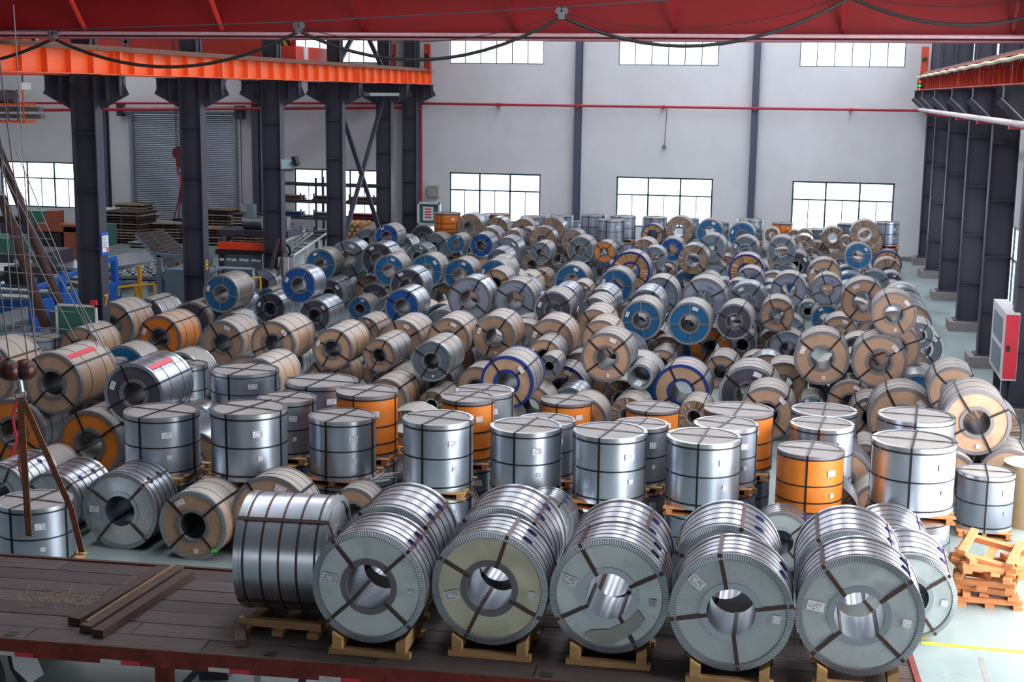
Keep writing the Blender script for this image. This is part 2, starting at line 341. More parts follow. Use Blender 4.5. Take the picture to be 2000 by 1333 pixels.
# ------------------------------------------------------------------ runway beams
def runway(x,y0,y1,zb,zt,label,mweb,side,yj,rz=1.0):
    T=TH('crane_runway_beam',label,'beam',(x,(y0+y1)/2,zb))
    T.part('web',MB().b2(x-.01,x+.01,y0,y1,zb,zt),mweb)
    T.part('top_flange',MB().b2(x-.2,x+.2,y0,y1,zt-.025,zt),M_brown if side>0 else mweb)
    T.part('bottom_flange',MB().b2(x-.16,x+.16,y0,y1,zb,zb+.022),mweb)
    T.part('crane_rail',MB().b2(x-.035,x+.035,y0,y1,zt,zt+.1),M_brown)
    y=y0+.5
    while y<y1:
        j=min(yj,key=lambda t:abs(t-y))
        T.part('stiffener',MB().b2(x-.15,x+.15,y-.008,y+.008,zb+.022,zt-.025),mweb); y+=rz
    for j in yj: T.part('joint_plate',MB().b2(x-.16,x+.16,j-.035,j+.035,zb+.01,zt-.02),mweb)
    return T
lb=runway(-16.6,18.5,59.2,6.99,7.56,'long orange ribbed crane beam on top of the left columns',M_ora,1,[31.3,37.2,43.2,49.3,55.3])
runway(-18.2,18.5,59.2,6.99,7.56,'orange ribbed crane beam on the far side of the left columns',M_ora,1,[31.3,37.2,43.2,49.3,55.3])
rb=runway(3.95,18.5,59.2,6.99,7.6,'rust-red ribbed crane beam on top of the right columns',M_orad,-1,[30.6,36.7,42.4,48.8,54.7])
# conductor bundle along the right beam
pts=[(3.72,59.4-i*.8,7.5+.014*math.sin(i*1.7)) for i in range(50)]
T=TH('conductor_cable','silvery wrapped conductor cable lying along the right crane beam','cable',(3.72,40,7.4)); T.part('cable_sleeve',MB().tube(pts,.05,8),M_yel if 0 else mat('pale_sleeve',(200,196,160),.5,.2,var=.2),smooth=True)
for i in range(12): T.part('hanger',MB().b2(3.7,3.95,26+i*2.8,26.05+i*2.8,7.4,7.5),M_ring)
q=MB(); q.tube([(3.88,59.3,6.23),(3.88,22,6.2)],.07,10); q2=TH('roof_side_pipe','pale pipe running below the right crane beam','pipe',(3.88,40,6.2)); q2.part('pipe_run',q,mat('pipe_pale',(205,190,190),.45,.1,var=.1),smooth=True)
for y in (30.6,36.7,42.4,48.8,54.7): q2.part('pipe_bracket',MB().b2(3.8,4.2,y-.12,y+.12,6.08,6.16),M_pipe)
tag(MB().tube([(4.85,34.6,12),(4.85,34.6,.1)],.07,10).build('riser_pipe',M_pipe,None,True),'red vertical pipe against the right wall behind the fire cabinet','pipe')
T=TH('signal_lamp','small traffic-light style signal with green and red lamps at the beam end','lamp',(3.62,56,6.95)); T.part('lamp_box',MB().b2(3.55,3.69,56,56.12,6.9,7.38),M_black)
for z,mm in((7.3,M_lr),(7.15,M_lg),(7.02,M_lr)): T.part('lamp_lens',MB().rev([(0,.001),(0,.045)],12,'y',(3.62,55.99,z)),mm)
T.part('lamp_stem',MB().b2(3.66,3.9,56.03,56.09,7.05,7.12),M_black)
for nm,x,y0 in(('left',-16.6,58.9),('left inner',-18.2,58.9),('right',3.95,58.9)):
    T=TH('buffer_stop','orange %s end stop at the far end of a crane beam'%nm,'buffer',(x,y0,7.5)); T.part('stop_post',MB().b2(x-.14,x+.14,y0-.1,y0+.15,7.56,8.7),M_orad); T.part('stop_pad',MB().rev([(-.12,.001),(-.12,.09),(0,.09)],14,'y',(x,y0-.1,8.2)),M_black)
# ------------------------------------------------------------------ bridge crane across the picture
C1=TH('overhead_crane','dark red overhead travelling crane bridge spanning the top of the hall','crane',(-6.5,26,7.6))
C1.part('girder_web',MB().b2(-16.75,3.8,26.0,26.03,7.72,9.6),M_crane)
C1.part('girder_rear_web',MB().b2(-16.75,3.8,26.75,26.78,7.72,9.6),M_crane)
C1.part('bottom_flange',MB().b2(-16.5,3.8,25.93,26.85,7.67,7.71),M_crane)
C1.part('top_flange',MB().b2(-17.2,4.2,25.9,26.88,9.6,9.64),M_crane)
C1.part('guide_tube',MB().tube([(-17.1,25.86,7.75),(4.1,25.86,7.75)],.035,8),mat('pale_pink_tube',(196,160,168),.4,.2),smooth=True)
C1.part('flange_edge_strip',MB().b2(-16.5,3.8,25.9,25.93,7.655,7.685),mat('edge_pink',(150,110,118),.5,.1))
for x in (-14.4,-11.47,-8.58,-5.6,-2.67,.31,3.17): C1.part('walkway_strut',MB().bar((x,25.98,7.82),(x,24.9,9.0),.06,.06,(1,0,0)),M_crane2 if x<-10 else M_crane)
C1.part('walkway_deck',MB().b2(-17.2,4.2,24.85,26.0,9.0,9.05),M_crane)
for x in(-16.9,3.95): C1.part('end_carriage',MB().b2(x-.3 if x>0 else x-.1,x+.3 if x>0 else x+.5,24.6,28.2,7.72,8.25),M_crane)
for x in(-16.6,3.95):
    for y in(25.0,27.8): C1.part('travel_wheel',MB().rev([(-.05,.001),(-.05,.11),(.05,.11),(.05,.001)],16,'x',(x,y,7.77)),M_steel)
# festoon
F=TH('festoon_cable','black power cable draped in loops along the overhead crane','cable',(-5,25.3,8))
nodes=[(-19.5,7.5),(-14.71,7.62),(-9.63,7.78),(-4.63,8.05),(.4,8.38),(5.0,8.8)]
sag=[.5,.60,.64,.66,.65,.5]
for (x0,z0),(x1,z1),s in zip(nodes,nodes[1:],sag):
    pts=[(x0+(x1-x0)*t/14,25.3,z0+(z1-z0)*t/14-4*s*(t/14)*(1-t/14)) for t in range(15)]
    F.part('cable_loop',MB().tube(pts,.032,8),M_black,smooth=True)
    if x0>-11: F.part('thin_cable',MB().tube([(p[0],25.4,p[2]+ (.25 if 1 else 0)*math.sin(math.pi*k_/14)+.08) for k_,p in enumerate(pts)],.008,5),M_black)
for x,z in nodes[1:-1]:
    tr=F.part('trolley',MB().b2(x-.06,x+.06,25.24,25.36,z-.04,z+.08),M_steel)
    for s in(-1,1): F.part('trolley_wheel',MB().rev([(-.03,.001),(-.03,.065),(.03,.065),(.03,.001)],14,'y',(x+s*.05,25.3,z+.1)),M_steel,smooth=True)
F.part('carrier_rail',MB().tube([(x,25.3,z+.17) for x,z in nodes],.012,6),M_col)
# second crane in the left bay
C2=TH('left_bay_crane','bright red crane bridge with yellow and black stripes beyond the orange beam','crane',(-28,48,7))
CY=48.0
C2.part('girder_web',MB().b2(-40.5,-18.6,CY,CY+.04,7.16,9.3),M_crane2)
C2.part('bottom_flange',MB().b2(-40.5,-18.6,CY-.1,CY+.6,7.1,7.16),M_crane2)
C2.part('rear_web',MB().b2(-40.5,-18.6,CY+.5,CY+.54,7.16,9.3),M_crane2)
C2.part('end_carriage',MB().b2(-18.7,-17.95,CY-1.2,CY+2.0,7.7,8.2),M_crane2)
q=MB()
for i in range(4):
    q.mi=i%2; x=-19.15+i*.14; q.poly([(x-.25,CY-.015,8.75),(x-.11,CY-.015,8.75),(x+.35,CY-.015,7.95),(x+.21,CY-.015,7.95)])
C2.part('hazard_stripe',q,[M_yel,M_black])
q=MB()
for a in range(5):
    t=a*2*math.pi/5+.3; q.bar((-25.0,CY-.015,8.35),(-25.0+.24*math.cos(t),CY-.015,8.35+.24*math.sin(t)),.1,.006,(0,1,0))
C2.part('worn_emblem',q,M_ring)
C2.part('control_box',MB().b2(-18.55,-17.9,CY-.5,CY-.1,7.75,8.2),M_white)
# hoist hook of the left bay crane
Hk=TH('crane_hook','rusty crane hook block with red chain slings hanging in front of the roller door','hook',(-22.0,45.9,2.2))
hx,hy=-22.05,46.0
for dx in(-.16,-.08,.12,.19): Hk.part('hoist_rope',MB().tube([(hx+dx,hy,12),(hx+dx*.7,hy,4.62)],.012,5),M_black)
Hk.part('pulley_block',MB().rev([(-.12,.001),(-.12,.22),(.12,.22),(.12,.001)],20,'y',(hx,hy,4.45)),M_rust,smooth=True)
Hk.part('hook_shank',MB().b2(hx-.1,hx+.1,hy-.08,hy+.08,3.95,4.3),M_rust)
Hk.part('hook_body',MB().tube([(hx+.09*math.cos(a),hy,3.82+.13*math.sin(a)) for a in [R_(90+k_*26) for k_ in range(11)]],.035,8),M_rust,smooth=True)
Hk.part('red_sling',MB().tube([(hx,hy,3.75),(hx+.02,hy,3.3)],.04,8),M_tape)
for dx in(-.28,-.1,.1,.28): Hk.part('sling_leg',MB().tube([(hx+.02,hy,3.3),(hx+dx*.3,hy,2.75),(hx+dx,hy,2.1)],.025,6),M_rust)
Hk.part('hook_clamp',MB().b2(hx-.3,hx+.3,hy-.06,hy+.06,2.02,2.12),M_black)
# ------------------------------------------------------------------ floodlights, cabinets at the walls
def flood(x,y,z,rz,label):
    T=TH('floodlight',label,'lamp',(x,y,z)); mx=Matrix.Rotation(rz,3,'Z')@Matrix.Rotation(R_(-25),3,'X')
    T.part('lamp_housing',MB().box((x,y,z),(.42,.16,.36),mx=mx),M_ring); p=Vector((x,y,z))+mx@Vector((0,-.085,0))
    T.part('lamp_glass',MB().box(p,(.36,.01,.3),mx=mx),mat('lamp_glass',(170,200,205),.15,.3)); T.part('lamp_bracket',MB().bar((x,y+.1,z-.05),(x-.1,43.2,z-.1),.05),M_black)
flood(-16.85,43.0,4.28,R_(25),'square glass floodlight fixed on the third left column')
tag(MB().box((-16.5,42.9,4.42),(.12,.3,.32),mx=Matrix.Rotation(R_(-20),3,'Y')).build('floodlight',M_black),'black floodlight seen from its side on the third left column','lamp')
T=TH('floodlight','grey floodlight on a bracket left of the third column, lower down','lamp',(-18.2,43.2,2.75)); T.part('lamp_housing',MB().box((-18.15,43.1,2.75),(.3,.16,.45),rz=R_(-20)),M_greyp); T.part('lamp_bracket',MB().bar((-18.1,43.2,2.65),(-17.7,43.2,2.6),.05),M_black)
T=TH('fire_cabinet','white and red fire hose cabinet standing by the right wall','cabinet',(4.05,31.6,0))
T.part('cabinet_case',MB().b2(3.98,4.28,30.3,32.4,.86,2.3),M_white); q=T.part('cabinet_door',MB().b2(4.0,4.27,30.28,30.3,.9,2.26),M_red)
T.part('cabinet_foot',MB().b2(4.05,4.2,30.6,30.7,0,.86),M_col); T.part('cabinet_foot',MB().b2(4.05,4.2,32.0,32.1,0,.86),M_col); T.part('door_lock',MB().box((4.08,30.27,1.55),(.07,.02,.12)),M_black)
for z in(1.2,1.85): T.part('side_window',MB().b2(3.97,3.98,30.6,32.1,z-.25,z+.28),M_greyp)
# ------------------------------------------------------------------ coils
R0=.55
def face_mesh(kind,seed):
    rnd=random.Random(seed); ri=.225 if kind not in('T',) else .4
    q=MB(); n=96 if kind in('P','PG') else 64
    ph=[(rnd.random()*6.28,rnd.randint(2,5),rnd.uniform(.5,1)) for _ in range(3)]
    pl=[rnd.uniform(-1,1) for _ in range(n)]
    def disp(rr,th):
        t=(rr-ri)/(R0-ri); e=math.sin(math.pi*min(1,max(0,t)))
        if kind in('P','PG'):
            k=int(round(th/(2*math.pi)*n))%n; return e*.016*pl[k]+(-.012 if k%2 else .006)*min(1,t*2+.3)
        d=sum(a*math.sin(c*th+p+4*t) for p,c,a in ph)/3
        return e*(.010 if kind=='K' else .011 if kind=='M' else .005)*d+ (e*.006*noise.noise(Vector((rr*9*math.cos(th),rr*9*math.sin(th),seed))) )
    rings=[ri+(R0-.02-ri)*i/7 for i in range(8)]
    q.rev([(.012,x) for x in rings][::-1],n,'y',disp=disp); return q
FM={'K':M_kraft,'O':M_orange,'B':M_blue,'N':M_navy,'G':M_gface,'D':M_dface,'W':M_wface,'P':M_pleat,'PG':M_pgold,'M':M_zface,'T':M_gface,'Y':M_kraft}
FACES={k_:[face_mesh(k_,s*7+3).mesh('end_face',FM[k_],True,60) for s in range(3)] for k_ in FM if k_!='T'}
def rear_face(m): return MB().rev([(.99,.225),(.99,R0-.02)],32,'y').mesh('rear_face',m)
REARS={k_:rear_face(FM[k_]) for k_ in FM}
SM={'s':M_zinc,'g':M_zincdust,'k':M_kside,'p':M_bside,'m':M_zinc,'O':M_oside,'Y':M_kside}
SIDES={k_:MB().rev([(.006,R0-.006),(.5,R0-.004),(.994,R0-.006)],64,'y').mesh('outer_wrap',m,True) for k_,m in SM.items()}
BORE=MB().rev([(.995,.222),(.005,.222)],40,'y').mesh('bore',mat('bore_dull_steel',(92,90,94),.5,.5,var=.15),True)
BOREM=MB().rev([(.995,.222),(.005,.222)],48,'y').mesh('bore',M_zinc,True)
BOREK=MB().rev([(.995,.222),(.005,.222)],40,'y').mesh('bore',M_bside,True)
RINGM={'g':M_ring,'b':M_ringb,'w':M_ringw,'s':M_zinc}
def ringmesh(m,rear=False):
    p=[(.004,R0-.055),(-.006,R0-.055),(-.006,R0+.003),(.06,R0+.003),(.06,R0-.005)]
    if rear: p=[(1-a,b) for a,b in p][::-1]
    return MB().rev(p,64,'y').mesh('edge_guard',m,True,30)
RINGS={k_:(ringmesh(m),ringmesh(m,True)) for k_,m in RINGM.items()}
CORE={k_:MB().rev([(.006,.275),(-.008,.275),(-.008,.218),(.05,.218)],40,'y').mesh('core_ring',m,True,30) for k_,m in RINGM.items()}
def teeth():
    q=MB(); n=150
    for k_ in range(n):
        a0=2*math.pi*k_/n;a1=2*math.pi*(k_+.62)/n
        o=-.016; q.mi=0
        q.quad((.497*math.cos(a0),o,.497*math.sin(a0)),(.497*math.cos(a1),o,.497*math.sin(a1)),(.553*math.cos(a1),-.004,.553*math.sin(a1)),(.553*math.cos(a0),-.004,.553*math.sin(a0)))
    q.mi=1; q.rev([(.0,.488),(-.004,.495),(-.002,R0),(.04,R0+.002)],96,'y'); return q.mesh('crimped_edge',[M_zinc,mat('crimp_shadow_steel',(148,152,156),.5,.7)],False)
TEETH=teeth()
def strapmesh(m,wd=.034):
    q=MB(); h=wd/2; t=.004
    # closed loop in the plane x=0: face (z from .222 to R0), over the wrap, rear face, bore
    loop=[(-.012,.226),(-.012,R0+.006),(1.008,R0+.006),(1.008,.226)]
    lo=[( .002,.222),(-.006,.222)]
    pr=[(-.012,.215),(-.012,R0+.007),(1.01,R0+.007),(1.01,.215)]
    pin=[(-.007,.2195),(-.007,R0+.003),(1.006,R0+.003),(1.006,.2195)]
    for i in range(4):
        a,b=pr[i],pr[(i+1)%4]; c,d=pin[i],pin[(i+1)%4]
        q.quad((-h,a[0],a[1]),(h,a[0],a[1]),(h,b[0],b[1]),(-h,b[0],b[1]))
        q.quad((-h,c[0],c[1]),(-h,a[0],a[1]),(-h,b[0],b[1]),(-h,d[0],d[1]))
        q.quad((h,a[0],a[1]),(h,c[0],c[1]),(h,d[0],d[1]),(h,b[0],b[1]))
    return q.mesh('strap',m)
STR={'k':strapmesh(M_strap),'b':strapmesh(M_strapb,.036),'w':strapmesh(M_strapw,.024)}
def bandmesh(m,wd=.022,h=.004): return MB().rev([(-wd/2,R0-.005),(-wd/2,R0-.004+h),(wd/2,R0-.004+h),(wd/2,R0-.005)],64,'y').mesh('band',m,True,30)
BAND={'k':bandmesh(M_strap,.02),'b':bandmesh(M_strapb,.026,.0025),'w':bandmesh(M_strapw,.016),'l':bandmesh(mat('band_dusty',(84,80,84),.6,.2,dust=.35),.014)}
def labelmesh(w_,h_,seed,red=False):
    rnd=random.Random(seed); q=MB(); q.box((0,0,0),(w_,.006,h_))
    q.mi=1
    nrow=4
    for i in range(nrow):
        z=h_*(.3-.2*i); x=-w_*.4
        q.mi=2 if (red and i==0) else 1
        while x<w_*.34:
            l=rnd.uniform(.04,.14)*w_
            if rnd.random()<.7: q.quad((x,-.0035,z-h_*.04),(x+l,-.0035,z-h_*.04),(x+l,-.0035,z+h_*.04),(x,-.0035,z+h_*.04))
            x+=l+.03*w_
    return q.mesh('paper_label',[M_label,M_ink,M_red])
LAB=[labelmesh(.15,.09,s) for s in range(4)]; LABS=[labelmesh(.07,.07,s+9,True) for s in range(2)]
def buckle():
    pts=[(.045*math.cos(a)*1.0,.028*math.sin(a),0) for a in [2*math.pi*i/16 for i in range(17)]]
    return MB().tube(pts,.009,6,False).mesh('buckle',mat('buckle_blue',(24,36,110),.4,.4),True)
BUCK=buckle()
def markmesh():
    rnd=random.Random(5); q=MB()
    # five small printed signs in a row, the middle one a round emblem
    for i,cx in enumerate((-.11,-.06,0,.06,.11)):
        cz=.012*(1-(cx/.11)**2)
        if i==2: q.rev([(0,.012),(0,.024)],16,'y',(cx,0,cz)); q.box((cx,0,cz),(.008,.002,.02))
        else:
            for z in(-.014,0,.014): q.box((cx,0,cz+z),(.034,.002,.005))
            q.box((cx,0,cz),(.006,.002,.036)); q.box((cx+(.012 if i%2 else -.012),0,cz-.004),(.005,.002,.024))
    for k_ in range(9): q.box((-.07+k_*.0175,0,-.035),(.01,.002,.008))
    return q.mesh('printed_logo',M_mark)
MARK=markmesh()
def arcmark():
    q=MB()
    for k_ in range(19):
        a=R_(135-k_*5); c=Vector((.43*math.cos(a),0,.43*math.sin(a))); mx=Matrix.Rotation(-(a-math.pi/2),3,'Y')
        if k_ in(8,): continue
        q.box(c+mx@Vector((0,0,.011)),(.026,.002,.006),mx=mx); q.box(c-mx@Vector((0,0,.011)),(.026,.002,.006),mx=mx); q.box(c+mx@Vector((-.009 if k_%2 else .006,0,0)),(.006,.002,.026),mx=mx)
    return q.mesh('printed_ring_text',M_mark)
ARC=arcmark()
FW={'K':'tan paper-faced','O':'orange-faced','B':'teal blue-faced','N':'bright blue-faced','G':'grey steel-faced','D':'dark slate-faced','W':'pale grey printed-faced','P':'pleated brown paper-faced','M':'galvanised crimped-edge','T':'hollow small','Y':'yellow-tan wrapped'}
SW={'s':'shiny silver','g':'dusty grey','k':'tan','p':'brown film-wrapped','m':'silver banded','Y':'tan','O':'orange'}
def ordi(n): return ['first','second','third','fourth','fifth','sixth','seventh','eighth','ninth','tenth','eleventh','twelfth','thirteenth','fourteenth','fifteenth','sixteenth','seventeenth','eighteenth','nineteenth','twentieth','twenty-first','twenty-second','twenty-third','twenty-fourth','twenty-fifth','twenty-sixth','twenty-seventh','twenty-eighth','twenty-ninth','thirtieth'][n]
def coil(x,y,z,R,w,face,side,opt,label,group,full=True,rz=0,spin=None,seed=0):
    rnd=random.Random(seed)
    T=thing('steel_coil',label,'coil',(x,y,z-R),rz,group)
    s=R/R0; T.scale=(s,w,s)
    fk='PG' if (face=='P' and opt=='blue') else face
    rk={'K':'g','O':'g','B':'w','N':'s','G':'s','D':'s','W':'g','P':'s','M':'s','T':'g','Y':'g'}[face]
    if opt in('blue','bluering'): rk='b'
    if face=='K' and side=='k' and rnd.random()<.4 : rk='w'
    c=(0,0,R0)
    sp=(rnd.uniform(-.35,.35) if spin is None else spin)
    if face in('O','Y'): side={'O':'O','Y':'Y'}[face] if side=='k' or face=='Y' else side
    def P(nm,me,a=0,loc=c):
        o=bpy.data.objects.new(nm,me); COL.objects.link(o); o.parent=T; o.location=loc
        if a: o.rotation_euler=(0,a,0)
        return o
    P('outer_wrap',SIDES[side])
    if face=='T':
        o=P('core_ring',TUBEF); P('bore',TUBEB); P('rear_face',REARS['T']); P('band',BAND['k'],0,(0,.3,R0)); P('band',BAND['k'],0,(0,.7,R0)); return T
    P('end_face',rnd.choice(FACES[fk]),rnd.uniform(0,6.28))
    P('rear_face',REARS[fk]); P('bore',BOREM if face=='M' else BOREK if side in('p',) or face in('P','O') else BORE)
    if face=='M': P('edge_guard',TEETH); P('edge_guard',RINGS['s'][1])
    elif face!='P' or rk=='b': P('edge_guard',RINGS[rk][0]); P('edge_guard',RINGS[rk][1])
    else: P('edge_guard',RINGS['s'][1])
    P('core_ring',CORE['b' if rk=='b' else ('s' if face=='M' and seed not in(700,701,741) else 'g' if face in 'MKODBN' else rk)])
    if not full: return T
    sk='b' if face=='M' else ('w' if face in('B',) or (face=='N' and w<.9) else 'k')
    a0=sp+math.pi/4 if face!='B' else sp
    if face!='P' or rnd.random()<.4:
        for k_ in range(4 if face!='P' else 2): P('strap',STR[sk],a0+k_*math.pi/2+rnd.uniform(-.12,.12))
    nb={'M':5,'K':2,'O':2,'B':1,'P':1,'G':2,'D':2,'W':1,'N':1,'Y':1}[face]
    bs={'M':'b','K':'l','O':'l','D':'l','P':'l','B':'w','Y':'l'}.get(face,'l' if rnd.random()<.5 else 'k')
    for k_ in range(nb): P('band',BAND[bs],0,(0,.1+.8*(k_+.5)/nb if nb<5 else .1+.2*k_,R0))
    if face in'KODBGMN' and (face in 'BM' or rnd.random()<.6):
        a=rnd.choice([.35,-.5,.8,-1.2]) if face!='M' else -1.35; rr=.41 if face!='M' else .40
        o=P('paper_label',rnd.choice(LAB),a,(rr*math.sin(a),-.014,R0+rr*math.cos(a)))
        if face=='M': o.rotation_euler=(0,.12+sp,0); o.location=(-.38*math.cos(sp),-.014,R0+.38*math.sin(sp)+.05)
    if face=='M' or (face in'KG' and rnd.random()<.35):
        P('small_label',rnd.choice(LABS),.1,(.40,-.014,R0-.03) if face=='M' else (.05,-.014,R0-.4))
    if face=='M':
        for yy in(.3,.7):
            a=.75+sp*.3; o=P('buckle',BUCK,a,((R0+.006)*math.sin(a),yy,R0+(R0+.006)*math.cos(a)))
    if face=='W': P('printed_logo',ARC if opt=='arc' else MARK,0 if opt=='arc' else .5,(0,-.012,R0) if opt=='arc' else (.17,-.012,R0+.3))
    if opt=='red':
        q=MB(); a=.55
        tp=MB().box((0,.4,R0+.006),(.10,.7,.004)); o=tp.build('warning_tape',M_tape,T); o.location=c; o.rotation_euler=(0,a,0)
    return T
TUBEF=MB().rev([(.0,R0),(-.02,R0),(-.02,.43),(.0,.43)],40,'y').mesh('core_ring',M_ringw,True,30)
TUBEB=MB().rev([(.99,.43),(.0,.43)],40,'y').mesh('bore',M_zface,True)
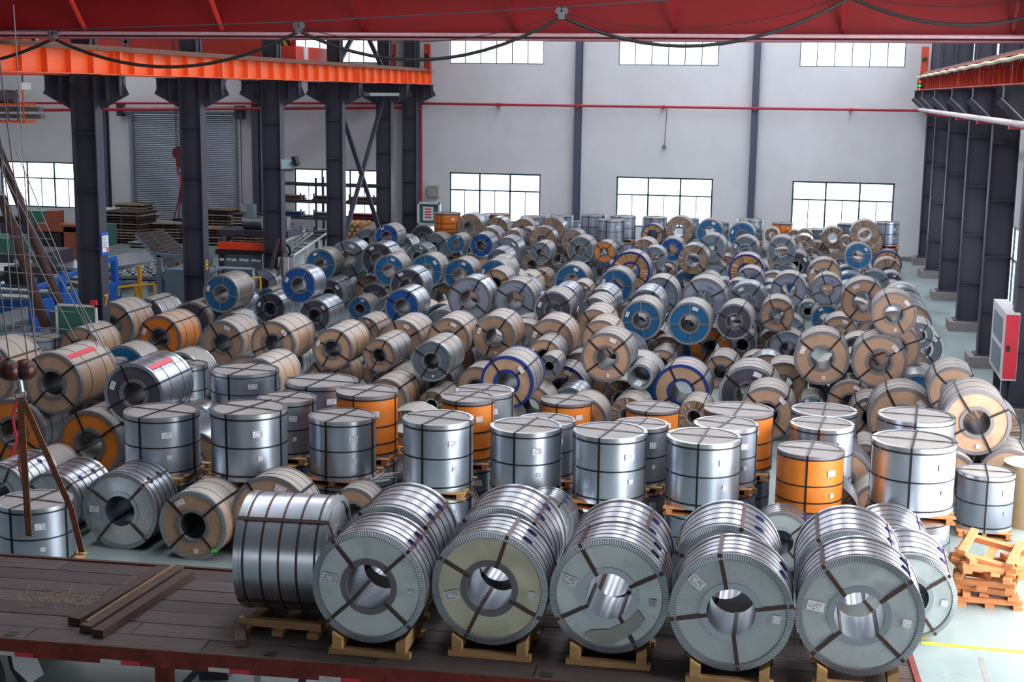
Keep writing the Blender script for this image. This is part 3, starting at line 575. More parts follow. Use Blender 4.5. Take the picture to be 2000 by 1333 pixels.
COILS=[
(-15.657,49.94,1.316,0.456,1,2,'N','g',''),(-17.73,53.87,0.603,0.601,0.91,1,'G','g',''),(-14.375,41.737,1.446,0.59,0.81,2,'G','s',''),
(-13.259,41.354,1.512,0.528,0.95,2,'D','s',''),(-16.239,53.856,0.475,0.475,1,1,'G','g',''),(-14.695,53.114,0.583,0.583,1,1,'G','g',''),
(-14.648,50.676,0.5,0.5,1,1,'G','s',''),(-14.965,40.895,1.339,0.492,0.84,2,'B','p',''),(-12.442,39.931,1.375,0.472,0.97,2,'B','p',''),
(-11.46,40.554,1.319,0.511,0.92,2,'B','p',''),(-10.46,40.723,1.22,0.493,0.92,2,'B','p',''),(-9.234,40.071,1.331,0.471,0.9,2,'B','p',''),
(-10.956,36.82,1.364,0.504,0.9,2,'D','s',''),(-13.661,41.673,0.465,0.465,1,1,'K','g',''),(-14.095,36.733,1.28,0.512,0.81,2,'N','s',''),
(-17.4,42.14,0.472,0.462,0.56,1,'W','s',''),(-14.424,40.119,0.505,0.503,1.13,1,'D','s',''),(-12.866,39.799,0.499,0.499,1.02,1,'D','g',''),
(-10.097,33.481,1.32,0.46,1,2,'N','s',''),(-12.98,38.743,0.358,0.358,0.9,1,'B','p',''),(-11.086,40.967,0.432,0.432,0.8,1,'K','g',''),
(-8.618,34.562,1.428,0.568,0.9,2,'W','s',''),(-8.924,38.903,1.266,0.406,1.1,2,'K','g',''),(-15.225,37.361,0.461,0.461,1.2,1,'D','s',''),
(-13.531,36.464,0.472,0.472,1.2,1,'D','s',''),(-16.304,39.817,0.346,0.346,1.5,1,'B','p',''),(-11.724,49.828,1.335,0.475,0.9,2,'P','s',''),
(-11.625,48.335,1.288,0.428,1,2,'N','s',''),(-13.285,53.753,0.448,0.448,0.95,1,'G','g',''),(-12.848,49.441,1.198,0.338,1,2,'B','p',''),
(-13.335,53.396,1.435,0.54,0.8,2,'P','s',''),(-12.446,54.326,1.287,0.494,0.8,2,'P','s',''),(-11.077,52.92,1.408,0.471,0.77,2,'P','g',''),
(-9.669,51.525,1.585,0.499,0.77,2,'P','s',''),(-9.727,50.037,1.366,0.506,0.7,2,'P','s',''),(-8.655,50.376,1.319,0.442,0.84,2,'P','s',''),
(-11.046,50.858,1.256,0.4,0.8,2,'P','s',''),(-10.698,51.715,1.358,0.304,0.78,2,'P','g',''),(-10.291,46.512,1.334,0.474,1,2,'G','s',''),
(-9.161,46.829,1.278,0.368,1.01,2,'G','g',''),(-9.269,50.99,0.545,0.545,0.75,1,'P','s',''),(-8.067,48.526,1.232,0.48,0.97,2,'G','g',''),
(-10.625,50.924,0.432,0.432,1,1,'W','s',''),(-9.846,43.287,1.4,0.365,1.13,2,'G','s',''),(-9.316,40.979,1.318,0.462,1.01,2,'K','g',''),
(-7.491,34.899,1.396,0.536,0.9,2,'W','g',''),(-6.777,39.365,1.351,0.491,0.9,2,'B','p',''),(-7.216,48.569,1.195,0.371,0.92,2,'O','g',''),
(-7.412,51.872,0.686,0.593,0.45,1,'G','s',''),(-5.352,41.472,1.449,0.589,0.9,2,'P','g','blue'),(-7.378,49.151,0.412,0.412,1,1,'W','g',''),
(-5.393,38.66,1.354,0.494,0.9,2,'B','p',''),(-5.215,46.315,1.275,0.415,0.8,2,'G','s',''),(-5.818,48.608,1.264,0.43,1,2,'P','g',''),
(-6.157,53.991,1.298,0.438,0.8,2,'P','g','blue'),(-5.162,54.412,1.466,0.56,0.77,2,'P','g',''),(-3.937,53.944,1.476,0.527,0.77,2,'B','g',''),
(-2.71,53.812,1.408,0.514,0.79,2,'B','g',''),(-4.974,50.017,1.19,0.433,1,2,'N','g',''),(-3.391,47.638,1.545,0.485,0.89,2,'G','g',''),
(-3.814,45.346,1.416,0.495,0.87,2,'P','s',''),(-2.36,49.484,1.342,0.482,0.9,2,'G','g',''),(-3.104,53.349,0.487,0.487,0.8,1,'P','s',''),
(-1.976,42.822,1.399,0.539,0.9,2,'P','g','blue'),(-3.27,47.69,0.534,0.534,1,1,'W','g',''),(-5.149,49.329,0.365,0.365,0.9,1,'P','g',''),
(-4.071,46.009,0.479,0.478,0.87,1,'B','g',''),(-3.987,37.058,1.365,0.505,1,2,'W','g',''),(-2.647,34.956,1.602,0.572,0.93,2,'W','g',''),
(-1.802,41.341,1.283,0.423,0.9,2,'W','g',''),(-2.054,39.603,1.204,0.344,0.8,2,'W','g',''),(-1.617,36.482,1.38,0.514,0.79,2,'G','s',''),
(-9.115,44.022,0.466,0.466,1.1,1,'K','k',''),(-9.046,46.03,0.399,0.399,1,1,'P','p',''),(-6.302,33.952,1.341,0.481,1,2,'D','g',''),
(-6.483,36.403,1.244,0.384,1.1,2,'G','s',''),(-6.319,38.112,1.189,0.329,0.9,2,'K','k',''),(-5.337,35.475,1.292,0.432,1.2,2,'G','s',''),
(-5.279,34.053,1.275,0.415,1.1,2,'G','g',''),(-4.131,35.142,1.328,0.469,1.24,2,'G','s',''),(-3.994,33.264,1.298,0.493,1,2,'B','g',''),
(-2.829,33.195,1.286,0.519,0.95,2,'B','g',''),(-1.789,33.586,1.321,0.44,0.9,2,'D','g',''),(-4.905,31.689,1.336,0.425,1.25,2,'K','k',''),
(-1.601,54.474,1.406,0.272,0.82,2,'P','g',''),(-0.776,56.228,1.164,0.304,0.7,2,'P','g',''),(-0.376,55.462,1.303,0.297,0.69,2,'P','g',''),
(-1.072,48.226,1.501,0.484,0.98,2,'G','g',''),(-0.385,52.436,1.241,0.414,0.89,2,'P','s',''),(0.077,55.238,0.567,0.567,0.91,1,'P','g',''),
(0.689,54.812,1.343,0.421,0.85,2,'P','g',''),(1.637,47.94,2.167,0.48,0.81,3,'P','g',''),(2.043,53.887,1.322,0.492,0.79,2,'P','g',''),
(1.185,54.086,1.238,0.276,0.66,2,'P','g',''),(-0.59,51.433,0.568,0.568,1,1,'D','g',''),(-1.677,53.692,0.478,0.478,1,1,'G','s',''),
(1.006,53.62,0.491,0.491,0.8,1,'P','s',''),(1.449,47.284,1.51,0.444,0.66,2,'B','g',''),(2.704,53.596,0.535,0.535,0.9,1,'P','g','blue'),
(2.631,51.844,0.481,0.481,0.9,1,'P','g',''),(0.357,43.246,1.302,0.522,0.91,2,'K','g',''),(-0.941,48.257,0.512,0.512,1.03,1,'G','g',''),
(-0.612,38.186,1.512,0.47,0.83,2,'W','g','arc'),(0.425,40.49,1.263,0.441,0.81,2,'W','g',''),(1.547,51.641,0.463,0.463,1.1,1,'K','g',''),
(1.205,45.828,0.565,0.565,0.8,1,'B','s',''),(1.97,47.137,0.561,0.543,0.45,1,'G','g',''),(2.64,49.051,0.403,0.403,0.9,1,'D','g',''),
(2.66,47.588,0.316,0.318,0.91,1,'G','g',''),(1.144,31.863,2.19,0.494,0.79,3,'K','g',''),(1.674,29.254,2.327,0.455,0.79,3,'K','g',''),
(-0.817,35.143,1.284,0.427,0.92,2,'K','g',''),(-0.084,42.552,0.301,0.301,0.9,1,'G','g',''),(0.433,40.497,0.411,0.411,0.9,1,'B','g',''),
(0.786,37.554,0.483,0.483,0.9,1,'K','g',''),(-0.579,37.387,0.468,0.468,1,1,'W','g','arc'),(-0.522,34.945,0.454,0.454,0.9,1,'W','g','arc'),
(0.276,29.208,1.34,0.567,0.81,2,'K','g',''),(1.433,29.122,1.343,0.558,0.8,2,'K','g',''),(1.874,31.265,1.276,0.524,0.8,2,'K','g',''),
(2.788,35.678,0.512,0.512,1,1,'G','g',''),(2.53,33.551,1.196,0.336,1,2,'G','g',''),(2.437,31.177,0.407,0.407,1.1,1,'K','g',''),
(0.888,28.935,0.47,0.47,0.9,1,'K','g',''),(1.802,26.913,0.639,0.639,0.9,1,'K','g',''),(2.791,23.745,1.385,0.551,1.1,2,'K','g',''),
(2.678,26.606,1.316,0.468,1.02,2,'K','g',''),(3.35,23.648,0.494,0.493,1.01,1,'K','g',''),(2.397,23.45,0.457,0.457,1,1,'K','g',''),
(-0.495,30.18,0.513,0.513,0.9,1,'K','g',''),(-0.746,27.203,0.541,0.541,1,1,'K','g',''),(0.121,29.03,0.28,0.28,0.9,1,'G','g',''),
(1.27,28.003,0.408,0.408,0.9,1,'K','g',''),(1.111,25.607,0.222,0.222,1.02,1,'K','g',''),(-5.409,28.908,1.456,0.494,1,2,'K','k',''),
(-4.589,30.628,1.245,0.441,1.06,2,'K','k',''),(-4.009,27.606,1.42,0.511,0.95,2,'K','g',''),(-5.353,27.92,1.318,0.35,0.95,2,'K','g',''),
(-3.82,34.523,0.456,0.456,1.27,1,'O','g',''),(-2.354,34.157,0.531,0.531,1,1,'O','g',''),(-1.67,35.785,0.379,0.379,0.9,1,'G','g',''),
(-4.214,34.44,1.022,0.2,0.69,2,'T','g',''),(-2.956,34.169,1.029,0.197,0.71,2,'T','g',''),(-3.454,33.987,0.408,0.393,0.53,1,'K','g',''),
(-3.412,32.754,0.351,0.349,1,1,'K','g',''),(-2.559,28.589,0.582,0.582,1,1,'K','g','bluering'),(-3.334,27.824,1.017,0.267,0.8,2,'T','g',''),
(-1.959,31.909,0.393,0.393,1.1,1,'K','g',''),(-1.156,28.484,0.619,0.619,0.9,1,'D','g',''),(-5.064,28.491,0.511,0.511,0.9,1,'K','g','blue'),
(-4.761,27.571,0.384,0.383,0.89,1,'G','s',''),(-4.562,30.99,0.278,0.278,0.9,1,'P','g',''),(-3.779,28.304,0.406,0.406,1,1,'P','g',''),
(-3.472,27.032,0.371,0.371,1.1,1,'P','g',''),(-2.182,27.435,0.334,0.334,1,1,'P','g',''),(-5.113,27.238,1.245,0.237,0.68,2,'G','g',''),
(-11.064,27.256,1.398,0.489,1.3,2,'K','k',''),(-9.857,27.581,1.293,0.44,1.31,2,'K','k',''),(-11.857,30.129,0.418,0.418,1.2,1,'D','g',''),
(-10.243,28.272,0.469,0.469,1.2,1,'K','k',''),(-10.068,24.076,1.293,0.433,1.1,2,'K','k',''),(-11.469,34.59,0.412,0.412,1.1,1,'K','k',''),
(-8.971,29.695,1.155,0.473,1.2,2,'K','k',''),(-7.782,29.312,1.309,0.481,1.14,2,'K','k',''),(-8.839,27.629,1.201,0.359,1.2,2,'K','g',''),
(-9.604,29.872,0.395,0.395,1.1,1,'K','p',''),(-7.622,27.377,1.189,0.425,1.1,2,'G','g',''),(-6.819,29.656,1.356,0.484,1.12,2,'K','k',''),
(-7.358,31.883,0.519,0.519,1.1,1,'K','g',''),(-7.901,28.695,0.418,0.418,1.1,1,'K','g',''),(-5.474,24.913,1.362,0.502,1.1,2,'K','g','blue'),
(-8.427,26.757,0.446,0.446,1.1,1,'K','k',''),(-7.558,27.156,0.304,0.304,1.1,1,'P','g',''),(-17.632,32.504,0.621,0.621,1.2,1,'K','k',''),
(-16.94,29.685,0.553,0.53,1.05,1,'K','k',''),(-15.762,31.467,0.572,0.572,1.2,1,'O','k',''),(-14.027,31.316,0.558,0.558,1.2,1,'K','k',''),
(-13.073,21.94,1.504,0.558,1.36,2,'K','k','red'),(-11.341,21.617,1.477,0.544,1.26,2,'D','s','red'),(-12.08,21.375,0.6,0.6,1.25,1,'O','g',''),
(-13.809,21.789,0.606,0.604,1,1,'O','g',''),(-15.266,34.087,1.348,0.504,1.06,2,'B','p',''),(-16.486,37.603,0.377,0.377,1.2,1,'D','s',''),
(-17.739,34.659,0.518,0.518,1.2,1,'D','g',''),(-16.003,33.787,0.569,0.569,1.2,1,'D','g',''),(-17.052,26.007,0.674,0.674,1.2,1,'Y','Y',''),
(-9.742,18.018,0.582,0.582,0.76,1,'M','m',''),(-8.515,17.841,0.509,0.51,0.81,1,'K','k',''),(-7.43,18.121,0.648,0.601,0.53,1,'K','g',''),
(-11.064,18.392,0.48,0.48,1,1,'M','m',''),(-12.151,18.736,0.461,0.461,1,1,'M','m',''),(-5.281,19.849,0.337,0.358,0.67,1,'M','m',''),
(-3.529,18.602,0.698,0.421,0.45,1,'M','m',''),(-0.244,19.007,0.578,0.438,0.45,1,'M','m',''),(-6.443,18.875,0.537,0.4,0.45,1,'K','g',''),
(1.392,17.243,0.561,0.561,1.1,1,'M','m',''),(1.211,18.387,0.557,0.557,1.1,1,'M','m','')]
FILL=[
(1.869,32.063,1.42,0.56,0.79,2),(-15.45,49.69,0.44,0.44,0.9,1),(-14.844,41.937,0.48,0.48,0.81,1),
(-11.801,39.681,0.56,0.56,0.9,1),(-11.996,40.904,0.48,0.48,0.9,1),(-9.667,40.121,0.48,0.48,0.9,1),
(-11.543,37.02,0.52,0.52,0.9,1),(-10.515,36.57,0.48,0.48,0.9,1),(-10.304,33.381,0.44,0.44,0.9,1),
(-9.345,34.612,0.56,0.56,0.9,1),(-9.589,38.953,0.56,0.56,0.9,1),(-8.259,38.953,0.56,0.56,0.9,1),
(-12.158,49.878,0.48,0.48,0.9,1),(-11.032,49.878,0.56,0.56,0.9,1),(-12.048,48.385,0.48,0.48,0.9,1),
(-11.062,48.235,0.52,0.52,0.9,1),(-11.299,52.82,0.48,0.48,0.77,1),(-9.95,51.875,0.56,0.56,0.77,1),
(-7.995,50.426,0.56,0.56,0.84,1),(-11.713,50.908,0.56,0.56,0.8,1),(-10.983,46.562,0.56,0.56,0.9,1),
(-8.366,48.426,0.4,0.4,0.9,1),(-9.45,43.037,0.56,0.56,0.9,1),(-8.625,41.029,0.56,0.56,0.9,1),
(-7.707,34.949,0.44,0.44,0.9,1),(-6.988,39.415,0.44,0.44,0.9,1),(-6.086,41.522,0.56,0.56,0.9,1),
(-5.832,39.01,0.48,0.48,0.9,1),(-4.694,38.71,0.56,0.56,0.9,1),(-5.635,46.515,0.48,0.48,0.8,1),
(-5.527,48.358,0.44,0.44,0.9,1),(-5.505,54.312,0.48,0.48,0.77,1),(-4.496,54.312,0.56,0.56,0.77,1),
(-5.429,50.217,0.44,0.44,0.9,1),(-4.29,50.067,0.52,0.52,0.9,1),(-3.33,45.096,0.52,0.52,0.87,1),
(-3.055,49.534,0.56,0.56,0.9,1),(-1.924,49.534,0.48,0.48,0.9,1),(-2.692,42.872,0.56,0.56,0.9,1),
(-1.26,42.872,0.56,0.56,0.9,1),(-4.691,37.108,0.56,0.56,0.9,1),(-3.284,37.108,0.56,0.56,0.9,1),
(-2.819,35.156,0.52,0.52,0.9,1),(-1.13,41.391,0.56,0.56,0.9,1),(-1.413,39.653,0.56,0.56,0.8,1),
(-1.802,36.832,0.44,0.44,0.79,1),(-6.996,34.002,0.56,0.56,0.9,1),(-5.866,34.002,0.48,0.48,0.9,1),
(-7.139,36.453,0.56,0.56,0.9,1),(-5.935,36.303,0.52,0.52,0.9,1),(-6.51,38.012,0.44,0.44,0.9,1),
(-6.013,35.375,0.56,0.56,0.9,1),(-4.65,33.164,0.52,0.52,0.9,1),(-5.518,31.739,0.56,0.56,0.9,1),
(-4.292,31.889,0.56,0.56,0.9,1),(-1.087,52.486,0.56,0.56,0.89,1),(-0.077,52.486,0.44,0.44,0.89,1),
(1.152,54.712,0.52,0.52,0.85,1),(1.113,47.634,0.56,0.56,0.66,1),(-0.224,43.446,0.48,0.48,0.9,1),
(1.15,43.296,0.56,0.56,0.9,1),(-1.016,38.386,0.56,0.56,0.83,1),(2.237,29.172,0.56,0.56,0.8,1),
(1.055,31.315,0.56,0.56,0.8,1),(2.338,33.601,0.44,0.44,0.9,1),(3.381,26.656,0.56,0.56,0.9,1),
(-5.324,30.678,0.56,0.56,0.9,1),(-11.701,27.306,0.56,0.56,0.9,1),(-10.743,24.126,0.56,0.56,0.9,1),
(-8.397,29.745,0.44,0.44,0.9,1),(-8.582,27.829,0.44,0.44,0.9,1),(-6.963,29.706,0.44,0.44,0.9,1),
(-5.686,24.963,0.44,0.44,0.9,1),(-10.719,21.667,0.56,0.56,0.9,1),(-14.995,33.987,0.44,0.44,0.9,1),
(0.6,22.4,0.56,0.56,0.75,1),(-9.9,20.8,0.56,0.56,0.75,1),(1.2,21.2,0.46,0.46,0.75,1),
(-6.6,21.6,0.56,0.56,0.75,1),(-4.2,26,0.46,0.46,0.75,1),(-5.4,26.8,0.46,0.46,0.75,1),
(-14.7,27.6,0.56,0.56,0.75,1),(-6.9,23.2,0.56,0.56,0.75,1),(-11.1,23.2,0.46,0.46,0.75,1),
(-0.9,36,0.38,0.38,0.75,1),(-1.5,37.6,0.46,0.46,0.75,1),(-6.9,28.4,0.46,0.46,0.75,1),
(2.7,42.8,0.56,0.56,0.75,1),(2.7,43.6,0.56,0.56,0.75,1),(-13.2,27.2,0.56,0.56,0.75,1),
(-8.1,30.8,0.56,0.56,0.75,1),(-16.2,56.8,0.56,0.56,0.75,1),(-4.8,29.6,0.56,0.56,0.75,1),
(2.7,41.2,0.56,0.56,0.75,1),(-6.9,33.2,0.56,0.56,0.75,1),(0.6,30.4,0.56,0.56,0.75,1),
(-9.6,35.6,0.56,0.56,0.75,1),(1.2,39.6,0.56,0.56,0.75,1),(2.7,40,0.56,0.56,0.75,1),
(-7.5,38,0.56,0.56,0.75,1),(-12.3,20,0.38,0.38,0.75,1),(-13.2,23.6,0.56,0.56,0.75,1),
(-0.9,31.6,0.46,0.46,0.75,1),(2.7,39.2,0.56,0.56,0.75,1),(-1.2,32.4,0.38,0.38,0.75,1),
(0.3,20.4,0.56,0.56,0.75,1),(-3.6,29.6,0.56,0.56,0.75,1),(-0.3,44.4,0.56,0.56,0.75,1),
(-1.2,45.2,0.56,0.56,0.75,1),(1.2,33.6,0.56,0.56,0.75,1),(-14.4,43.6,0.56,0.56,0.75,1),
(-10.1,50.05,.45,.45,.8,1)]
DRUMS=[
(-10.929,54.182,1.869,0.487,0.814,2,'S'),(-9.924,54.888,1.883,0.491,0.821,2,'S'),(-9.915,58.4,1.355,0.38,0.524,2,'S'),
(-8.499,54.099,2.012,0.491,0.886,2,'S'),(-7.605,52.834,1.967,0.508,0.863,2,'S'),(-7.332,54.133,2.005,0.5,0.883,2,'S'),
(-6.252,55.568,1.879,0.5,0.82,2,'S'),(-4.802,55.507,1.869,0.325,0.814,2,'S'),(-3.615,55.899,1.71,0.285,0.735,2,'S'),
(-2.498,55.917,1.866,0.527,0.813,2,'S'),(-1.314,58.4,1.545,0.421,0.634,2,'O'),(-0.027,57.091,1.475,0.431,0.618,2,'D'),
(1.215,57.88,1.651,0.352,0.706,2,'D'),(2.69,55.391,1.977,0.472,0.868,2,'S'),(-14.649,55.001,1.831,0.542,0.796,2,'O'),
(-12.845,56.187,1.749,0.568,0.762,2,'O'),(-13.399,55.244,1.767,0.459,0.756,2,'S'),(0.339,25.828,0.992,0.596,0.872,1,'S'),
(0.265,21.648,1.695,0.485,0.857,2,'S'),(0.105,19.918,1.709,0.47,0.864,2,'O'),(1.747,22.758,1.667,0.601,0.843,2,'S'),
(1.535,20.085,1.899,0.583,0.959,2,'S'),(2.802,22.129,0.984,0.43,0.864,1,'g'),(-4.418,25.404,0.992,0.494,0.872,1,'O'),
(-2.759,25.143,1.012,0.492,0.892,1,'O'),(-3.922,20.737,1.697,0.453,0.858,2,'S'),(-4.019,19.669,1.85,0.53,0.934,2,'S'),
(-2.747,19.521,1.89,0.534,0.954,2,'S'),(-2.433,20.68,1.748,0.406,0.883,2,'g'),(-1.404,19.611,1.873,0.529,0.945,2,'S'),
(-1.17,20.884,1.781,0.483,0.885,2,'g'),(-1.037,21.942,1.778,0.547,0.913,2,'O'),(-10.016,23.322,1.666,0.616,0.713,2,'S'),
(-8.259,22.548,1.712,0.633,0.865,2,'S'),(-8.243,20.865,1.77,0.474,0.894,2,'S'),(-6.873,20.862,1.961,0.492,0.99,2,'O'),
(-6.93,19.829,1.787,0.514,0.903,2,'S'),(-5.275,19.332,1.964,0.52,0.991,2,'S'),(-5.23,20.946,1.94,0.421,0.979,2,'O'),
(-5.226,22.089,1.811,0.485,0.915,2,'S'),(-8.206,19.23,1.962,0.572,0.99,2,'S'),(-9.694,19.356,1.795,0.572,0.906,2,'S'),
(-12.565,26.161,1.088,0.475,0.968,1,'S'),(-14.77,27.08,0.908,0.398,0.788,1,'S'),(-18.082,29.661,0.803,0.612,0.683,1,'S'),
(-16.887,27.71,0.819,0.412,0.699,1,'S'),(-10.506,17.032,0.98,0.517,0.86,1,'S')]
# rows are counted from the back wall, left to right inside a row
allc=[dict(x=a[0],y=a[1],z=a[2],R=a[3],w=a[4],L=a[5],face=a[6],side=a[7],opt=a[8],fill=False) for a in COILS]
rf=random.Random(4)
for a in FILL: allc.append(dict(x=a[0],y=a[1],z=a[2],R=a[3],w=a[4],L=a[5],face=rf.choice('KKGDPB'),side=rf.choice('gsg'),opt='',fill=True))
LN={1:'on the floor',2:'lying on the coils below',3:'topmost of its heap'}
from collections import defaultdict
RW=defaultdict(list)
for c_ in allc: c_['row']=int((58.5-c_['y'])/2.1); RW[(c_['row'],c_['face'],c_['side'],c_['L'])].append(c_)
for k_,l in RW.items():
    l.sort(key=lambda c_:c_['x'])
    for i,c_ in enumerate(l):
        n=len(l); base='%s coil, %s side'%(FW[c_['face']],SW[c_['side']])
        pos='' if n==1 else (('%s from left, '%ordi(i)) if i else 'leftmost, ')
        c_['label']='%s, %s%s, %s row from back'%(base,pos,{1:'on floor',2:'raised',3:'topmost'}[c_['L']],ordi(c_['row']))
for i,c_ in enumerate(allc):
    rr=random.Random(i*13+1)
    coil(c_['x'],c_['y'],c_['z'],c_['R'],c_['w'],c_['face'],c_['side'],c_['opt'],c_['label'],'steel coils heaped on the hall floor',not c_['fill'],R_(rr.uniform(-1.5,1.5)),seed=i)
# upright coils on pallets
def cyl_side(m): return MB().rev([(0,R0-.004),(.5,R0-.003),(1,R0-.004)],64,'z').mesh('outer_wrap',m,True)
VB={'S':cyl_side(M_body),'O':cyl_side(M_orange),'D':cyl_side(M_bodyd),'g':cyl_side(M_bodyd)}
VL=MB().rev([(1.0,R0-.01),(1.004,.3),(1.0,.12),(1.0,.0005)],48,'z').mesh('lid',M_lid,True)
VBT=MB().rev([(.004,.0005),(.004,R0-.01)],32,'z').mesh('base_disc',M_lid)
def vr(m,top): 
    p=[(1.012,R0-.05),(1.012,R0+.004),(.955,R0+.004),(.955,R0-.004)]
    if not top: p=[(1-a+.0,b) for a,b in p]
    return MB().rev(p,64,'z').mesh('edge_guard',m,True,30)
VR={'s':(vr(M_zinc,1),vr(M_zinc,0)),'g':(vr(M_ring,1),vr(M_ring,0))}
VBAND=MB().rev([(-.011,R0-.003),(-.011,R0+.006),(.011,R0+.006),(.011,R0-.003)],64,'z').mesh('band',M_strap,True,30)
q=MB(); h=.014
pr=[(-R0-.008,-.02),(-R0-.008,1.018),(R0+.008,1.018),(R0+.008,-.02)]
for a,b in zip(pr,pr[1:]):
    q.quad((a[0],-h,a[1]),(a[0],h,a[1]),(b[0],h,b[1]),(b[0],-h,b[1]))
    a2,b2_=[(p[0]*.992,p[1]-.006 if p[1]>0 else p[1]) for p in (a,b)]
    for s in(-h,h): q.quad((a[0],s,a[1]),(a2[0],s,a2[1]),(b2_[0],s,b2_[1]),(b[0],s,b[1]))
VSTR=q.mesh('strap',M_strap)
def box_mesh(n,m,d): return MB().box((0,0,0),d).mesh(n,m)
DECK=[box_mesh('deck_board',m_,(1.14,.12,.022)) for m_ in(M_wood,M_woodo)]
RUN=[box_mesh('runner',m_,(.09,1.1,.075)) for m_ in(M_wood,M_woodo)]
def pallet(x,y,z,s,rz,label,grp,v=0,tiltx=0):
    T=thing('wooden_pallet',label,'pallet',(x,y,z),rz,grp); T.scale=(s,s,1); T.rotation_euler=(tiltx,0,rz)
    for i in range(5):
        o=put('deck_board',DECK[v],T,(0,-.49+i*.245,.108))
    for i in(-1,0,1): put('runner',RUN[v],T,(i*.48,0,.058))
    for i in(-1,0,1): put('deck_board',DECK[v],T,(0,i*.45,.011))
    return T
DW={'S':'silver steel','O':'orange-wrapped','D':'dull dark steel','g':'dull grey steel'}
dl=[]
for i,(x,y,zt,R,h_,L,colr) in enumerate(DRUMS):
    zb=zt-h_; dl.append([x,y,zb,R,h_,L,colr])
    if L==2:
        hl=zb-.24
        if hl>.35: dl.append([x+rf.uniform(-.01,.01),y,.12,R*.99,hl,1,rf.choice('SSg')])
RW=defaultdict(list)
for d in dl: d.append(int((58.5-d[1])/2.1)); RW[(d[7],d[6],d[5])].append(d)
for l in RW.values():
    l.sort(key=lambda d:d[0])
    for i,d in enumerate(l): d.append('%s%s, %s, %s row from back wall'%('%s upright coil'%DW[d[6]],'' if len(l)==1 else ((', %s from left'%ordi(i) if i else ', leftmost')),'stacked' if d[5]==2 else 'on floor',ordi(d[7])))
for i,(x,y,zb,R,h_,L,colr,row,lab) in enumerate(dl):
    rr=random.Random(i+50); a=rr.choice([.12,-.1,.2,-.25,.0])
    T=thing('upright_steel_coil',lab,'coil',(x,y,zb),a,'upright steel coils standing on pallets'); s=R/R0; T.scale=(s,s,h_)
    put('outer_wrap',VB[colr],T); put('lid',VL,T); put('base_disc',VBT,T)
    k_='g' if colr=='O' else 's'; put('edge_guard',VR[k_][0],T); put('edge_guard',VR[k_][1],T)
    for z in ((.93,.5,.07) if colr!='O' else (.94,.5,.22,.05)): put('band',VBAND,T,(0,0,z))
    ang=R_(-8)-a+math.pi/2+rr.uniform(-.1,.1)
    for b in(0,math.pi/2): o=put('strap',VSTR,T); o.rotation_euler=(0,0,ang+b)
    la=-math.pi/2+.45-a+rr.uniform(-.1,.1)+.15
    o=put('paper_label',LAB[i%4],T,((R0+.008)*math.cos(la),(R0+.008)*math.sin(la),.72)); o.rotation_euler=(0,0,la+math.pi/2); o.scale=(1,1,1/h_)
    if colr!='O' or i%2:
        la+=.05; o=put('small_label',LABS[i%2],T,((R0+.008)*math.cos(la),(R0+.008)*math.sin(la),.34)); o.rotation_euler=(0,0,la+math.pi/2)
    for z in(.93,.5,.07):
        lb_=-math.pi/2-.95-a; o=put('seal_clip',box_mesh('seal_clip',M_steel,(.035,.008,.04)) if i==0 and z==.93 else bpy.data.meshes['seal_clip'],T,((R0+.008)*math.cos(lb_),(R0+.008)*math.sin(lb_),z)); o.rotation_euler=(0,0,lb_+math.pi/2)
    pallet(x,y,zb-.12,R/.55*.93,a*.3+rr.uniform(-.05,.05),'pallet under '+lab.replace(' row from back wall',' row from back'),'pallets under the upright coils',1 if rr.random()<.5 else 0)
# ------------------------------------------------------------------ lorry trailer in front
TX,TY,TRZ=-5.0,13.55,R_(3.4)
BZ=1.1
TR=thing('flatbed_trailer','old flatbed trailer with dark wooden deck and chipped red side rail','trailer',(TX,TY,0),TRZ)
LX0,LX1=-8.0,6.15; HW=1.18
mesh_cache={}
y=-HW; rows=7; pw=2*HW/rows
for i in range(rows):
    x=LX0; 
    while x<LX1-.05:
        l=min(rf.uniform(1.6,3.4),LX1-x); 
        if LX1-(x+l)<.6: l=LX1-x
        q=MB(); zt=BZ-.006*rf.random(); n=6; base=len(q.v)
        dy=[rf.uniform(-.006,.006) for _ in range(n+1)]
        q.box((x+l/2,-HW+(i+.5)*pw,zt-.02),(l-.012,pw-.014,.04),rz=rf.uniform(-.0015,.0015))
        q.build('deck_plank',M_plank,TR); x+=l
q=MB(); 
for s in(-1,1): q.b2(LX0,LX1,s*HW,s*(HW+.06),BZ-.17,BZ+.01)
q.b2(LX1,LX1+.06,-HW-.06,HW+.06,BZ-.17,BZ+.01); q.build('side_rail',M_rust,TR)
for s in(-1,1): MB().b2(LX0,LX1,s*(HW+.005),s*(HW+.055),BZ+.01,BZ+.016).build('rail_cap',M_woodd,TR)
for i in range(12):
    x=LX0+.3+i*1.15; MB().b2(x,x+.22,-HW-.066,-HW-.06,BZ-.165,BZ-.12).build('reflective_tape',M_tapew,TR)
    MB().b2(x+.22,x+.42,-HW-.066,-HW-.06,BZ-.165,BZ-.12).build('reflective_tape',M_tape,TR,label='red reflective strip')
for x in (-6.2,-3.0,-.2,2.6,5.0): 
    for s in(-1,): MB().b2(x-.06,x+.06,s*HW+.05,s*HW+.16,BZ-.004,BZ+.003).build('stake_pocket',M_black,TR)
for s in(-.45,.45): MB().b2(LX0,LX1,s-.06,s+.06,BZ-.42,BZ-.06).build('chassis_beam',M_rust,TR)
for i in range(15): MB().b2(LX0+.4+i*.95,LX0+.48+i*.95,-HW,HW,BZ-.14,BZ-.05).build('cross_member',M_col,TR)
